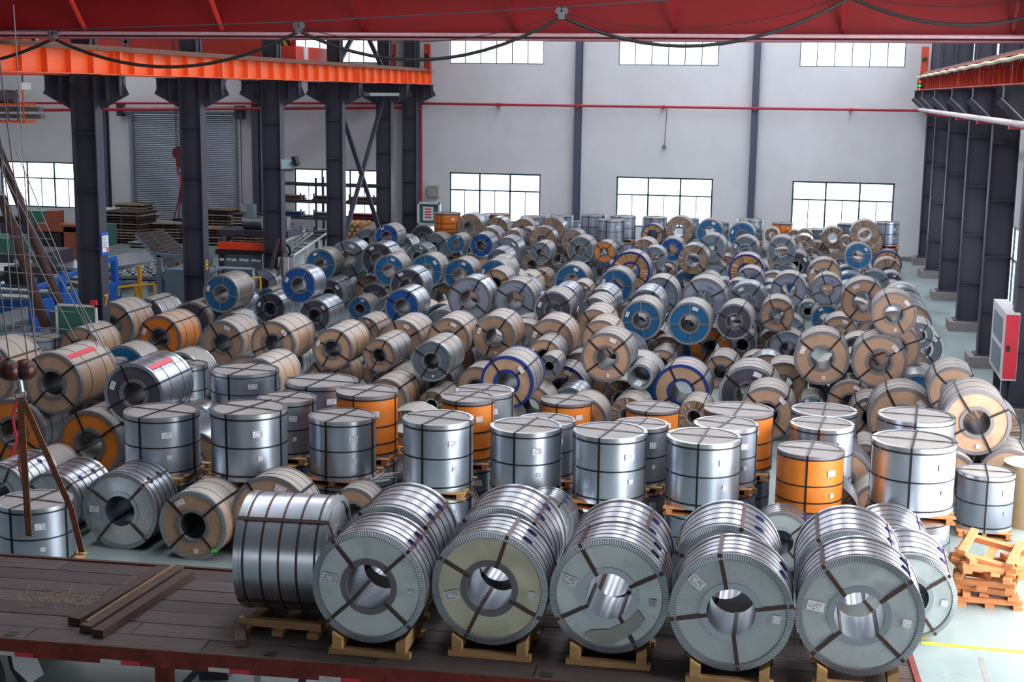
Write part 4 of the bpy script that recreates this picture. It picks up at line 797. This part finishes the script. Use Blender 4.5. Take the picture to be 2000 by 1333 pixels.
# support legs, side guard and wheels below
for s in(-1,1):
    MB().b2(-1.55,-1.4,s*.75-.08,s*.75+.08,.12,BZ-.1).build('landing_leg',M_rust,TR); MB().b2(-1.65,-1.3,s*.75-.14,s*.75+.14,0,.1).build('landing_foot',M_col,TR)
MB().bar((-.9,-.75,BZ-.15),(-1.35,-.75,.45),.07).build('leg_brace',M_col,TR); MB().bar((.1,-.75,BZ-.15),(-.1,-.75,.3),.07).build('leg_brace',M_col,TR)
MB().b2(-1.5,5.5,-HW+.02,-HW+.06,.38,.5).build('side_guard',M_rust,TR); MB().b2(-.35,-.29,-HW+.0,-HW+.05,.38,BZ-.1).build('guard_post',M_ringw,TR)
def wheel(x,yv):
    w_=MB().rev([(-.13,.2),(-.15,.3),(-.14,.47),(-.1,.5),(.1,.5),(.14,.47),(.15,.3),(.13,.2)],36,'y').build('tyre',M_black,TR,True); w_.location=(x,yv,.5)
    h_=MB().rev([(-.1,.001),(-.1,.08),(-.05,.1),(-.06,.21),(.1,.21)],24,'y').build('wheel_rim',M_steel,w_,True)
for x in(-3.7,-4.9,-6.1,):
    for s in(-1,1): wheel(x,s*.98)
q=MB(); q.poly([(-2.98,-1.15,BZ-.17),(-2.7,-1.15,BZ-.17),(-2.62,-1.15,.72),(-2.78,-1.15,.6),(-2.95,-1.15,.75)]); q.build('mud_flap',M_white,TR)
MB().tube([(-3.0,-1.1,BZ-.2),(-2.98,-1.1,.75),(-2.85,-1.1,.55)],.04,8).build('flap_bracket',M_black,TR,True)
# coils on the trailer with cradles
def cradle(x,y,z,rz,label,R,w=.95):
    T=thing('timber_cradle',label,'cradle',(x,y,z),rz,'timber cradles under the trailer coils')
    for yy in(-w/2+.05,w/2-.05): MB().b2(-.42,.42,yy-.045,yy+.045,0,.06).build('cross_timber',M_wood,T)
    for s in(-1,1):
        q=MB(); t=.30; zz=.14+R-math.sqrt(R*R-t*t)-.012
        q.v+= []
        for a,b in((-w/2,w/2),):
            pts=[(s*(t-.02),.06),(s*(t+.08),.06),(s*(t+.08),zz+.02),(s*(t-.02),zz-.04)]
            q.poly([(p[0],a,p[1]) for p in pts]); q.poly([(p[0],b,p[1]) for p in pts][::-1])
            for i in range(4):
                p,p2=pts[i],pts[(i+1)%4]; q.quad((p[0],a,p[1]),(p2[0],a,p2[1]),(p2[0],b,p2[1]),(p[0],b,p[1]))
        q.build('wedge_timber',M_wood,T)
FR=[(-4.17,12.66,.585,.1,'leftmost'),(-2.99,12.90,.587,.42,'second from the left'),(-1.80,12.98,.590,-.2,'middle'),(-.60,12.84,.588,.22,'second from the right'),(.60,13.02,.598,0.02,'rightmost')]
BK=[(-4.28,13.66,.560,.2),(-3.09,13.80,.575,.0),(-1.86,13.66,.558,-.1),(-.73,13.86,.566,-.45),(.53,14.02,.562,.15)]
spins=[-.05,.35,-.32,-.25,-.02]
looks=['with steep diagonal straps','with painted gold reflection','with grey-stained face','with upright strap pair','with crumpled face']
for i,(x,y,R,sp,nm) in enumerate(FR):
    z=BZ+.14+R
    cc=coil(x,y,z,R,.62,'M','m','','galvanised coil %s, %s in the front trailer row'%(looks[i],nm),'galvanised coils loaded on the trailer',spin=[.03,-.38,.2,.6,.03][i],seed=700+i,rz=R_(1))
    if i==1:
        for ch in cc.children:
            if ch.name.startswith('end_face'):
                me=ch.data.copy(); me.materials.clear(); me.materials.append(mat('gold_reflection_zinc',(204,196,172),.28,.72,var=.1,scale=2.2,bump=.05)); ch.data=me  # gold reflection of the hall put into the face colour
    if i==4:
        for ch in cc.children:
            if ch.name.startswith('end_face'):
                me=ch.data.copy(); ch.data=me
                for v in me.vertices:
                    rr_=math.hypot(v.co.x,v.co.z); e_=math.sin(math.pi*min(1,max(0,(rr_-.225)/.305)))
                    v.co.y+=e_*.022*noise.noise(Vector((v.co.x*7,v.co.z*7,2.3)))-e_*.004
                ch.rotation_euler=(0,0,0)
    if i==2:
        q=MB(); q.poly([(px_*.55,-.0135,pz_*.55) for px_,pz_ in [(-.12,-.86),(-.42,-.72),(-.3,-.62),(.02,-.58),(.3,-.42),(.5,-.2),(.62,-.36),(.52,-.52),(.3,-.7),(.1,-.84)]])
        o_=q.build('stain',mat('stain_grey',(168,168,162),.4,.62,var=.08),cc); o_.location=(0,0,R0)
    cradle(x,y+.31,BZ,R_(2),'pale timber cradle under the %s front-row trailer coil'%nm,R,.7)
for i,(x,y,R,sp) in enumerate(BK):
    z=BZ+.14+R; nm=FR[i][4]
    coil(x,y,z,R,.92,'M','m','','galvanised coil partly hidden, %s in the back trailer row'%nm,'galvanised coils loaded on the trailer',spin=sp,seed=720+i,rz=R_(1))
    cradle(x,y+.45,BZ,R_(2),'timber cradle under the %s back-row trailer coil'%nm,R,.85)
# sideways coil at the left end of the row
coil(-4.79,13.52,BZ+.12+.62,.62,.95,'M','m','','galvanised coil lying sideways with five dark bands, left of the front row','galvanised coils loaded on the trailer',spin=.1,seed=741,rz=R_(95))
T=thing('timber_cradle','yellowish timber skid under the sideways coil','cradle',(-5.26,13.4,BZ),R_(2))
MB().b2(-.45,.45,-.42,-.34,.06,.14).build('top_beam',M_wood,T); MB().b2(-.45,.45,.34,.42,.06,.14).build('top_beam',M_wood,T)
for x in(-.38,0,.38): MB().b2(x-.06,x+.06,-.5,.5,0,.06).build('cross_timber',M_wood,T)
# small green tape marks on one kraft coil and one upright coil
tag(MB().box((-8.19,17.825,.17),(.07,.012,.05),rz=0).build('green_tape',mat('green_tape',(60,220,60),.5)),'small green tape scrap on the tan coil left of the sideways coil','tape')
# timbers lying on the deck
for i,(a,b,ww,lab) in enumerate([((-7.26,14.40),(-7.42,12.66),.15,'thick dark timber lying across the trailer deck, on the left'),((-7.08,14.44),(-7.2,12.5),.14,'splintered timber with a pale edge lying across the trailer deck'),((-6.9,14.36),(-7.02,12.42),.13,'straight brown timber lying across the trailer deck, on the right')]):
    T=TH('loose_timber',lab,'timber',((a[0]+b[0])/2,(a[1]+b[1])/2,BZ)); T.part('timber_body',MB().bar((*a,BZ+.045),(*b,BZ+.045),ww*1.0,.08,(0,0,1)),M_woodd)
    if i==1: T.part('split_edge',MB().bar((a[0]-.05,a[1],BZ+.10),(b[0]-.04,b[1]+.1,BZ+.09),.03,.02,(0,0,1)),mat('split_wood',(128,98,74),.8),label='pale splintered edge')
T=TH('loose_timber','short broken timber piece by the sideways coil','timber',(-5.7,12.9,BZ)); T.part('timber_body',MB().bar((-5.75,13.1,BZ+.04),(-5.5,12.55,BZ+.04),.12,.08),M_woodd)
q=MB(); rs=random.Random(8)
for _ in range(150):
    x=-7.9+rs.gauss(0,.28); y=13.35+rs.gauss(0,.12); a=rs.uniform(0,3.14); l=rs.uniform(.03,.1); q.bar((x,y,BZ+.004),(x+l*math.cos(a),y+l*math.sin(a),BZ+rs.uniform(.006,.03)),.006,.003)
o=q.build('straw_debris',mat('straw',(140,120,96),.8)); o['kind']='stuff'; tag(o,'scattered straw and wood shavings on the trailer deck','debris')
for k_ in range(3):
    tag(MB().bar((-.05+k_*.06,12.62,BZ+.012),(.05+k_*.05,12.42+.05*k_,BZ+.012),.018,.012).build('wood_splinter',M_wood),['small wood splinter on the deck between two front coils','second splinter beside it on the trailer deck','splinter nearest the fourth front coil on deck'][k_],'splinter')
# crane hook block and slings at the left
S=TH('lifting_sling','dark double pulley block with worn orange webbing slings hanging over the left coils','sling',(-9.38,15,1))
for x in(-9.62,-9.5,-9.25,-9.13): S.part('hoist_rope',MB().tube([(x-.4,15,8.2),(x,15,3.4)],.008,5),M_col)
for x,yy in((-9.5,14.95),(-9.36,15.06)): S.part('pulley_ball',MB().rev([(-.13,.001),(-.12,.07),(-.08,.115),(0,.135),(.08,.115),(.12,.07),(.13,.001)],24,'x',(x+.03,yy,3.29)),mat('block_brown',(62,30,28),.4,.3),smooth=True)
S.part('hook_shank',MB().tube([(-9.38,15,3.17),(-9.36,15,3.02)],.04,10),M_steel,smooth=True)
S.part('shackle',MB().tube([(-9.38+.07*math.cos(a),15,2.98+.07*math.sin(a)) for a in [R_(k_*30) for k_ in range(13)]],.018,6,False),M_steel,smooth=True)
S.part('web_strap',MB().bar((-9.38,15,2.95),(-9.42,15.1,1.15),.09,.012,(0,1,0)),M_sling)
S.part('web_strap',MB().bar((-9.36,15,2.95),(-8.82,15.1,1.55),.08,.012,(0,1,0)),M_sling); S.part('web_strap',MB().bar((-8.82,15.1,1.55),(-8.7,15.1,1.0),.08,.012,(0,1,0)),M_sling)
S.part('rear_rope',MB().tube([(-9.38,15,2.92),(-9.75,15.5,1.9),(-10.0,16,1.4)],.02,6),M_sling)
S.part('red_rope',MB().tube([(-9.4,15,2.95),(-9.5,15,2.7),(-9.46,15,2.4),(-9.55,15,2.2)],.018,6),M_tape,smooth=True)
# leaning poles and wires of the derrick at far left
D=TH('leaning_derrick','tall dark steel poles leaning at the left edge with stay ropes between them','derrick',(-18,31,0))
D.part('pole',MB().tube([(-20.2,31,6.6),(-19.6,31,5.06),(-17.94,31,.82)],.115,10),mat('pole_brown',(70,48,46),.6,.2),smooth=True)
D.part('pole',MB().tube([(-19.75,31.2,4.0),(-19.45,31.1,3.3),(-18.58,31,.79)],[.11,.13,.12],10),mat('pole_rust',(82,54,48),.75,.1,var=.3),smooth=True)
for a,b in(((-14.3,22,6.2),(-11.9,22,1.9)),((-14.1,22,5.6),(-12.2,22,2.2)),((-13.6,22,5.6),(-12.3,22,2.4)),((-14,22,5.0),(-12.6,22,2.3)),((-12.9,21,8),(-12.8,21,2.5)),((-13.3,21,8),(-13.2,21,2.6))): D.part('stay_rope',MB().tube([a,b],.01,5),M_ring)
for i in range(6): z=2.5+i*.32; D.part('rung',MB().tube([(-14.1+i*-.02,22.05,z),(-12.55-i*.1,22.05,z-.03)],.01,5),M_ring)
# hoist at top left
Z=TH('side_hoist','grey and orange hoist frame hanging at the upper left edge','hoist',(-18.4,30,6))
Z.part('hoist_beam',MB().b2(-19.6,-17.85,29.9,30.1,6.12,6.22).b2(-19.6,-17.8,29.9,30.1,5.95,6.05),mat('beam_taupe',(110,104,108),.6,.1))
Z.part('hoist_cage',MB().b2(-19.3,-18.15,29.8,30.3,6.25,6.30).b2(-19.3,-18.15,29.8,30.3,5.85,5.9),M_ora)
Z.part('hoist_cover',MB().b2(-18.75,-18.2,29.8,30.2,6.62,6.78),M_white)
Z.part('hoist_motor',MB().rev([(0,.001),(0,.15),(.5,.15),(.5,.001)],16,'x',(-19.0,30,6.45)),M_ring,smooth=True)
for x in(-18.9,-18.6,-18.35,-18.2): Z.part('hoist_bar',MB().b2(x-.015,x+.015,29.82,29.85,5.9,6.62),M_ora if x in(-18.9,-18.2) else M_ring)
for x in(-19.1,-18.3): Z.part('hanger_rod',MB().b2(x-.015,x+.015,30,30.03,6.7,12.4),M_ring)
q=MB()
for k_ in range(5):
    x=-17.75+k_*.11; q.tube([(x+.1*math.cos(a),31,6.75+(.28+.05*(k_%3))*math.sin(a)) for a in [R_(180+j*18) for j in range(11)]],.007,5,False)
tag(q.build('coiled_cable',M_black),'thin black cable loops hanging under the orange beam at upper left','cable')
# ------------------------------------------------------------------ machinery bay on the left
def sheets(x,y,wx,wy,n,lab,seed,mm=None,th=.055,grp=None):
    rs=random.Random(seed); T=thing('sheet_stack',lab,'stack',(x,y,0),R_(rs.uniform(-8,8)),grp); z=0
    for i in range(n):
        for k_ in(-.42,0,.42): MB().b2(k_*wx-.04,k_*wx+.04,-wy/2,wy/2,z,z+.07).build('spacer',M_woodd,T)
        z+=.07
        MB().box((rs.uniform(-.06,.06),rs.uniform(-.05,.05),z+th/2),(wx,wy,th),rz=rs.uniform(-.06,.06)).build('sheet_pack',mm or rs.choice([PACK1,PACK2,M_woodd]),T); z+=th
PACK1=mat('packed_paper',(160,152,146),.7,.0,var=.15); PACK2=mat('packed_tan',(142,124,100),.75,0,var=.2)
for i,(x,y,wx,wy,n) in enumerate([(-29.4,56.3,1.9,1.5,11),(-27.7,54.6,1.3,1.0,2),(-27.9,57.0,1.6,1.3,7),(-25.9,56.6,1.6,1.2,6),(-26.4,58.8,1.8,.9,11),(-24.0,56.9,1.3,1.2,11),(-23.6,58.9,1.1,.9,8),(-30.3,58.4,1.5,1.0,12)]):
    sheets(x,y,wx,wy,n,['tall pile of wrapped sheet packs left of the roller door','low pair of sheet packs in front of the roller door','medium pile of sheet packs with white edges by the roller door','pile of sheet packs behind the second left column','pile of brown packs against the roller door','pile of sheet packs right of the second left column','dark pile of packs beside the right edge of the roller door','old brown packs pushed against the wall left of the shutter'][i],i+3,grp='piles of sheet packs by the roller door')
# C-frame press
T=TH('press_machine','orange C-frame press with dark motor beside the left window','machine',(-28.9,50.2,0)); x,y=-29.0,50.2
M_press=mat('press_orange_brown',(150,78,48),.6,0,var=.15); T.part('press_column',MB().b2(x+.05,x+.6,y-.3,y+.5,0,1.25),M_press); T.part('press_head',MB().b2(x-1.1,x+.6,y-.3,y+.5,1.05,1.35),M_press); T.part('press_cylinder',MB().b2(x-.75,x-.3,y-.2,y+.4,1.35,1.85),M_press)
T.part('press_table',MB().b2(x-1.1,x+.1,y-.3,y+.5,0,.3),M_press); T.part('press_jaw',MB().b2(x-.95,x-.1,y-.2,y+.4,.4,1.0),M_black); T.part('drive_wheel',MB().rev([(-.12,.001),(-.12,.5),(.12,.5),(.12,.001)],20,'x',(x+.85,y,.75)),M_black,smooth=True); T.part('guard_cover',MB().b2(x+1.0,x+1.7,y+.1,y+.9,.5,1.35),M_grn)
T=TH('green_machine','turquoise green lathe under the left window','machine',(-31.5,54,0)); T.part('machine_bed',MB().b2(-34,-31.2,53.5,54.5,0,.9),M_col); T.part('machine_head',MB().b2(-32.8,-31.5,53.4,54.4,.9,1.5),M_grn); T.part('machine_top',MB().b2(-34.2,-33,53.6,54.3,.9,1.2),M_black)
T=TH('wrapped_machine','white sheet-covered machine beside the left window','machine',(-28.2,56.5,0)); T.part('machine_body',MB().b2(-31.5,-30.35,56,57,0,1.3),PACK1); T.part('cover_sheet',MB().b2(-31.6,-30.3,55.9,57.1,1.3,1.42),M_white)
# flattened silver sheets
T=TH('silver_sheet_stack','wide stack of shiny silver sheets left of the nearest column','stack',(-23.3,41.5,0))
for i in range(6): T.part('silver_sheet',MB().box((-23.3,44.5,.12+i*.13),(2.3,6.0,.1),rz=R_(-14)),M_zinc)
T.part('stack_base',MB().box((-23.3,44.5,.03),(2.2,5.8,.06),rz=R_(-14)),M_woodd)
# blue rollers machine far left
T=TH('roller_machine','tangle of blue frames and steel rollers at the left edge','machine',(-19.5,32.5,0))
for i in range(7): T.part('steel_roller',MB().rev([(0,.001),(0,.09),(1.8,.09),(1.8,.001)],14,'x',(-22.4,34+i*.6,1.0+.08*(i%3))),M_steel,smooth=True)
for x in(-22.5,-20.5): T.part('side_frame',MB().b2(x-.08,x+.08,33.5,38.4,.35,.95),M_bluep)
for k_ in range(4): T.part('frame_post',MB().b2(-20.6,-20.45,33.6+k_*1.5,33.8+k_*1.5,0,1.6),M_bluep)
T.part('top_rail',MB().bar((-20.5,33.6,1.3),(-20.5,38.2,1.65),.12),M_bluep); T.part('motor_box',MB().b2(-22.2,-21.3,35,36,1.2,1.7),M_black)
T=TH('leveller_machine','dark steel leveller with green cover beyond the blue rollers','machine',(-25,42,0))
T.part('machine_body',MB().b2(-27.6,-24.9,41,43.5,0,1.25),M_col); T.part('machine_cover',MB().b2(-27.4,-25.9,41.1,42.6,1.25,1.75),M_grn); T.part('machine_panel',MB().b2(-25.6,-24.95,40.95,41,.5,1.1),M_white)
for k_ in range(5): T.part('steel_roller',MB().rev([(0,.001),(0,.1),(2.4,.1),(2.4,.001)],14,'x',(-27.3,39+k_*.45,.9)),M_steel,smooth=True)
T=TH('control_post','white control cabinet with a red and yellow button box behind the left drums','cabinet',(-17.2,29.5,0)); T.part('cabinet_case',MB().b2(-18.6,-18.1,31.2,31.7,0,1.15),M_greyp); T.part('button_box',MB().b2(-19.0,-18.85,31.2,31.4,1.0,1.35),M_lr if 0 else M_red); T.part('button_cap',MB().b2(-18.98,-18.87,31.18,31.38,1.35,1.42),M_yel)
T=TH('white_frame_board','white framed dark panel in front of the nearest left column','panel',(-17.2,30,0)); T.part('panel_frame',MB().b2(-17.95,-17.9,30.4,30.45,0,1.5).b2(-17.95,-16.85,30.4,30.45,1.45,1.5).b2(-16.9,-16.85,30.4,30.45,0,1.5),M_white); T.part('panel_sheet',MB().b2(-17.9,-16.9,30.43,30.45,.1,1.45),M_grn); T.part('red_lamp',MB().b2(-17.0,-16.85,30.38,30.46,1.5,1.62),M_red)
# roller table with caster wheels
T=TH('caster_table','grey conveyor table topped with rows of dark casters','machine',(-20.2,41,0))
T.part('table_frame',MB().b2(-21.6,-18.9,39.4,39.5,.85,.95).b2(-21.6,-18.9,42.4,42.5,.85,.95).b2(-21.6,-21.5,39.4,42.5,.85,.95).b2(-19,-18.9,39.4,42.5,.85,.95),M_greyp)
T.part('table_deck',MB().b2(-21.5,-19,39.5,42.4,.8,.9),M_black)
for x in(-21.5,-19.05):
    for y in(39.45,42.4): T.part('table_leg',MB().b2(x-.06,x+.06,y-.06,y+.06,0,.85),M_greyp)
cm=MB().rev([(-.05,.001),(-.05,.05),(.05,.05),(.05,.001)],8,'x').mesh('caster',M_steel); cb=MB().box((0,0,0),(.3,.05,.05)).mesh('caster_bar',M_white)
for i in range(7):
    for j in range(9): put('caster',[cm,cb][(i+j)%2],T.o,Vector((-21.3+i*.36+.1*(j%2),39.7+j*.31,.95))-Vector(T.l))
T.part('yellow_post',MB().b2(-20.3,-20.2,39.2,39.3,0,1.3),M_yel); T.part('yellow_post',MB().b2(-21.3,-21.22,39.3,39.4,0,.8),M_yel)
T=TH('guard_rail','yellow tubular guard rail in front of the caster table','rail',(-19.5,37.8,0)); T.part('rail_top',MB().tube([(-20.1,37.6,.6),(-20.1,37.6,.85),(-19.1,37.9,.95),(-19.1,37.9,0)],.04,8),M_yel,smooth=True); T.part('rail_post',MB().b2(-19.65,-19.58,37.7,37.78,0,.88),M_yel)
T=TH('guard_rail','yellow tubular guard rail right of the second left column','rail',(-17,39,0)); T.part('rail_top',MB().tube([(-17.3,39.6,.9),(-16.6,40,1.0),(-16.6,40,0)],.04,8),M_yel,smooth=True); T.part('rail_post',MB().b2(-17.0,-16.94,39.8,39.86,0,.95),M_yel)
T=TH('tilted_conveyor','grey slatted conveyor table tilted upwards behind the caster table','machine',(-21,42.5,0))
mx=Matrix.Rotation(R_(-14),3,'Z')
a0,b0,a1,b1=[Vector(p) for p in((-19.52,39.6,1.19),(-19.0,40.4,1.43),(-21.35,41.2,2.01),(-20.8,42.0,2.08))]
for f_ in(0,.5,1): T.part('conveyor_rail',MB().bar(a0.lerp(b0,f_),a1.lerp(b1,f_),.05,.07),M_greyp)
nrm=(a1-a0).cross(b0-a0).normalized()
for i in range(9):
    p=a0.lerp(a1,(i+.5)/9); q_=b0.lerp(b1,(i+.5)/9); T.part('conveyor_slat',MB().bar(p,q_,.03,.24,nrm),mat('slat_grey',(104,98,98),.6,.2))
for p in(a0,b0,b1): T.part('conveyor_leg',MB().b2(p.x-.04,p.x+.04,p.y-.04,p.y+.04,0,p.z-.04),M_greyp)
T=TH('steel_cabinet','tall light grey machine cabinet left of the second column','cabinet',(-18.7,38.5,0)); T.part('cabinet_case',MB().b2(-18.95,-18.15,38.3,39,0,1.35),M_greyp); T.part('cabinet_post',MB().b2(-19.25,-19.1,38.4,38.5,0,1.75).b2(-18.1,-18.0,38.4,38.5,0,1.75),M_greyp); T.part('cabinet_beam',MB().b2(-19.25,-18.0,38.4,38.5,1.7,1.8),M_greyp)
# orange press roll
T=TH('roll_press','machine with a bright orange guard bar between the second and third columns','machine',(-18.6,44.2,0)); x,y=-18.6,43.6
T.part('orange_guard',MB().b2(x-1.0,x+.95,y,y+.15,1.38,1.62),mat('guard_orange',(240,70,30),.45)); T.part('black_bar',MB().b2(x-1.1,x+1.1,y,y+.3,1.2,1.36),M_black)
T.part('machine_bed',MB().b2(x-.9,x+.9,y+.2,y+1.4,0,1.15),M_greyp); T.part('machine_top',MB().b2(x-1.3,x+1.2,y+.8,y+2.2,1.75,1.95),M_col); T.part('top_drum',MB().rev([(0,.001),(0,.28),(.7,.28),(.7,.001)],16,'x',(x-.6,y+1.4,2.2)),M_steel,smooth=True); T.part('top_drum',MB().b2(x+.6,x+1.0,y+1.2,y+1.6,1.95,2.4),M_steel)
for s in(-1,1): T.part('side_post',MB().b2(x+s*.95-.08,x+s*.95+.08,y+.1,y+.4,0,1.75),M_col)
for k_ in range(8): T.part('caster',MB().box((x-.8+k_*.22,y-.15+.1*(k_%2),1.05),(.13,.07,.07)),M_white)
T.part('hand_wheel',MB().rev([(-.03,.2),(-.03,.26),(.03,.26),(.03,.2)],18,'y',(x+1.35,y,1.4),closed=True),M_black,smooth=True)
T.part('blue_cover',MB().b2(x-1.6,x-1.2,y-.6,y,0,1.15),M_greyp); T.part('table_frame',MB().b2(x-.4,x-.35,y-1.6,y-1.55,0,1).b2(x+.9,x+.95,y-1.6,y-1.55,0,1).b2(x-.4,x+.95,y-1.6,y-1.55,.95,1.0),M_white)
T=TH('wooden_prop','brown timber props leaning against the third left column','timber',(-17.2,42.6,0)); T.part('prop',MB().bar((-17.4,42.2,0),(-17.15,42.9,1.9),.12,.05),M_woodd); T.part('prop',MB().bar((-17.1,42.2,0),(-16.95,42.9,1.6),.06,.05),M_woodd)
# aluminium rack table
T=TH('aluminium_frame_table','silver tubular frame table standing right of the third column','table',(-18,47,0))
for a,b in(((-16.9,43.6),(-18.6,52)),((-17.9,43.4),(-19.6,51.8))):
    T.part('top_tube',MB().tube([(*a,1.25),(*b,1.25)],.04,8),M_white)
    for t in(0,.33,.66,1): T.part('leg_tube',MB().tube([(a[0]+(b[0]-a[0])*t,a[1]+(b[1]-a[1])*t,0),(a[0]+(b[0]-a[0])*t,a[1]+(b[1]-a[1])*t,1.25)],.035,6),M_white)
for t in range(8): 
    f_=t/7; T.part('cross_tube',MB().tube([(-16.9-1.7*f_,43.6+8.4*f_,1.22),(-17.9-1.7*f_,43.4+8.4*f_,1.22)],.03,6),M_steel)
T.part('white_panel',MB().b2(-17.25,-16.9,43.1,43.14,0,1.25),M_white)
for k_ in range(3): T.part('stored_bar',MB().tube([(-17.3-.2*k_,44,1.3),(-18.6-.2*k_,50,1.33)],.04,6),M_steel)
# shelving racks before the window
T=TH('storage_rack','steel storage rack with loaded shelves in front of the left-hand lower window','rack',(-20.3,57,0))
for x in(-23.0,-20.9,-20.2,-18.1): T.part('rack_post',MB().b2(x-.04,x+.04,56.6,56.68,0,3.0).b2(x-.04,x+.04,57.5,57.58,0,3.0),M_col)
for z in(.5,1.25,1.95,2.7): T.part('shelf_beam',MB().b2(-23.0,-18.1,56.6,56.7,z-.04,z+.04).b2(-23.0,-18.1,57.5,57.6,z-.04,z+.04),M_col)
rs=random.Random(2)
n_=0
for z in(.54,1.29,1.99):
    for x in(-22.2,-20.5,-18.9):
        n_+=1; cw={.54:'dark',1.29:['maroon','blue','grey'][n_%3],1.99:'brown'}[z]
        lab='%s bundle of frames on the %s shelf of the rack, %s bay'%(cw,{.54:'bottom',1.29:'middle',1.99:'top'}[z],{-22.2:'first',-20.5:'second',-18.9:'third'}[x])
        T=TH('shelf_load',lab,'bundle',(x,57,z),'bundles on the storage rack')
        mm={'dark':M_col,'maroon':mat('maroon',(130,30,50),.5),'blue':mat('steel_blue',(40,80,130),.5),'grey':M_ring,'brown':mat('load_brown',(110,84,76),.6)}[cw]
        for k_ in range(4): T.part('bundle_bar',MB().b2(x-.65,x+.65-rs.uniform(0,.15),56.75+.2*k_,56.9+.2*k_,z+.02,z+.1+.05*(k_%3)),mm)
        T.part('bundle_frame',MB().b2(x-.6,x+.55,56.8,57.4,z+.18,z+.22).b2(x-.6,x-.54,56.8,56.86,z+.1,z+.34).b2(x+.5,x+.56,56.8,56.86,z+.1,z+.34),mm)
T=TH('log_pile','pile of round tan bars with pale cut ends below the crossed braces','pile',(-18.5,55,0))
for i in range(5):
    for j in range(7): T.part('round_bar',MB().tube([(-19.2+i*.24+.12*(j%2),54.6,.12+j*.19),(-19.2+i*.24+.12*(j%2),55.8,.12+j*.19)],.1,8),M_wood,smooth=True)
# low items by the middle of the back wall
T=TH('glass_cabinet','white framed cabinet with a red notice left of the orange upright coil','cabinet',(-16.4,58.8,0))
T.part('cabinet_frame',MB().b2(-16.95,-16.87,58.5,58.6,0,1.95).b2(-16.0,-15.92,58.5,58.6,0,1.95).b2(-16.95,-15.92,58.5,58.6,1.87,1.95).b2(-16.95,-15.92,58.5,58.6,.95,1.03),M_white); T.part('cabinet_back',MB().b2(-16.9,-15.95,58.62,58.95,0,1.9),M_grn); T.part('notice',MB().b2(-16.7,-16.25,58.58,58.62,1.15,1.75),M_label)
q=MB()
for k_ in range(4): q.b2(-16.62,-16.33,58.575,58.58,1.62-.12*k_,1.68-.12*k_)
T.part('notice_text',q,M_red)
tag(MB().b2(-16.8,-16.3,YW-.25,YW,2.1,2.6).build('junction_box',PACK1),'pale grey junction box on the wall right of the middle column','box')
# right foreground: pile of broken cradles, kraft roll, white slab, yellow line
PP=[(2.52,19.05,0,.62,0.02,0),(2.5,19.1,.13,.62,-.12,0),(2.5,19.0,.27,.62,-.25,.06),(2.5,19.0,.42,.6,.15,-.1),(2.53,19.1,.56,.6,-.3,.14)]
for i,(x,y,z,s,rz,tl) in enumerate(PP):
    T=thing('timber_cradle',['bottom','second lowest','middle','second highest','topmost'][i]+' broken orange-wood cradle of the pile beside the green floor','cradle',(x,y,z),rz,'pile of empty wooden cradles at the right'); T.rotation_euler=(tl,R_([0,2,-4,5,7][i]),rz)
    for yy in(-.3,.3): MB().b2(-.42,.42,yy-.05,yy+.05,.045,.12).build('cross_timber',M_woodo,T)
    for xx in(-.36,0,.36): MB().b2(xx-.06,xx+.06,-.4,.4,0,.05).build('block_runner',M_woodo,T)
    for xx in(-.3,.32): MB().b2(xx-.05,xx+.05,-.38,.38,.12,.19).build('wedge_timber',M_woodo,T)
T=TH('kraft_roll','plain tan cardboard roll standing upright at the right edge','roll',(3.56,22.8,0)); T.part('roll_side',MB().rev([(0,.42),(1.0,.42)],40,'z',(3.56,22.8,0)),mat('cardboard',(150,128,98),.7),smooth=True); T.part('roll_top',MB().rev([(1.0,.42),(1.0,.001)],40,'z',(3.56,22.8,0)),mat('roll_top_cream',(222,210,170),.7))
T=TH('flat_sheet_stack','low pile of pale flat sheets at the right edge','stack',(3.7,20.6,0))
for i in range(3): T.part('flat_sheet',MB().box((3.85,20.6,.04+i*.08),(1.5,1.3,.07),rz=R_(-18)),M_white if i==2 else M_woodd)
tag(MB().b2(1.55,5.0,17.15,17.24,0.0,.004).build('painted_line',M_yline),'yellow line painted across the green floor at the right','line')
tag(MB().b2(2.2,2.26,14,16.9,0.0,.002).build('floor_joint',M_conc),'thin pale joint across the green floor at the right','joint')
# small bundle of silver ties on a tan coil behind the trailer
q=MB(); rs=random.Random(6)
for i in range(14): q.bar((-6.55+rs.uniform(-.1,.1),19.5+.03*i,.82),(-6.3+rs.uniform(-.1,.25),19.62+.03*i,.85+rs.uniform(0,.06)),.02,.006)
T_=q.build('strap_bundle',M_white); tag(T_,'bundle of cut silver straps lying on a tan coil behind the trailer','bundle')
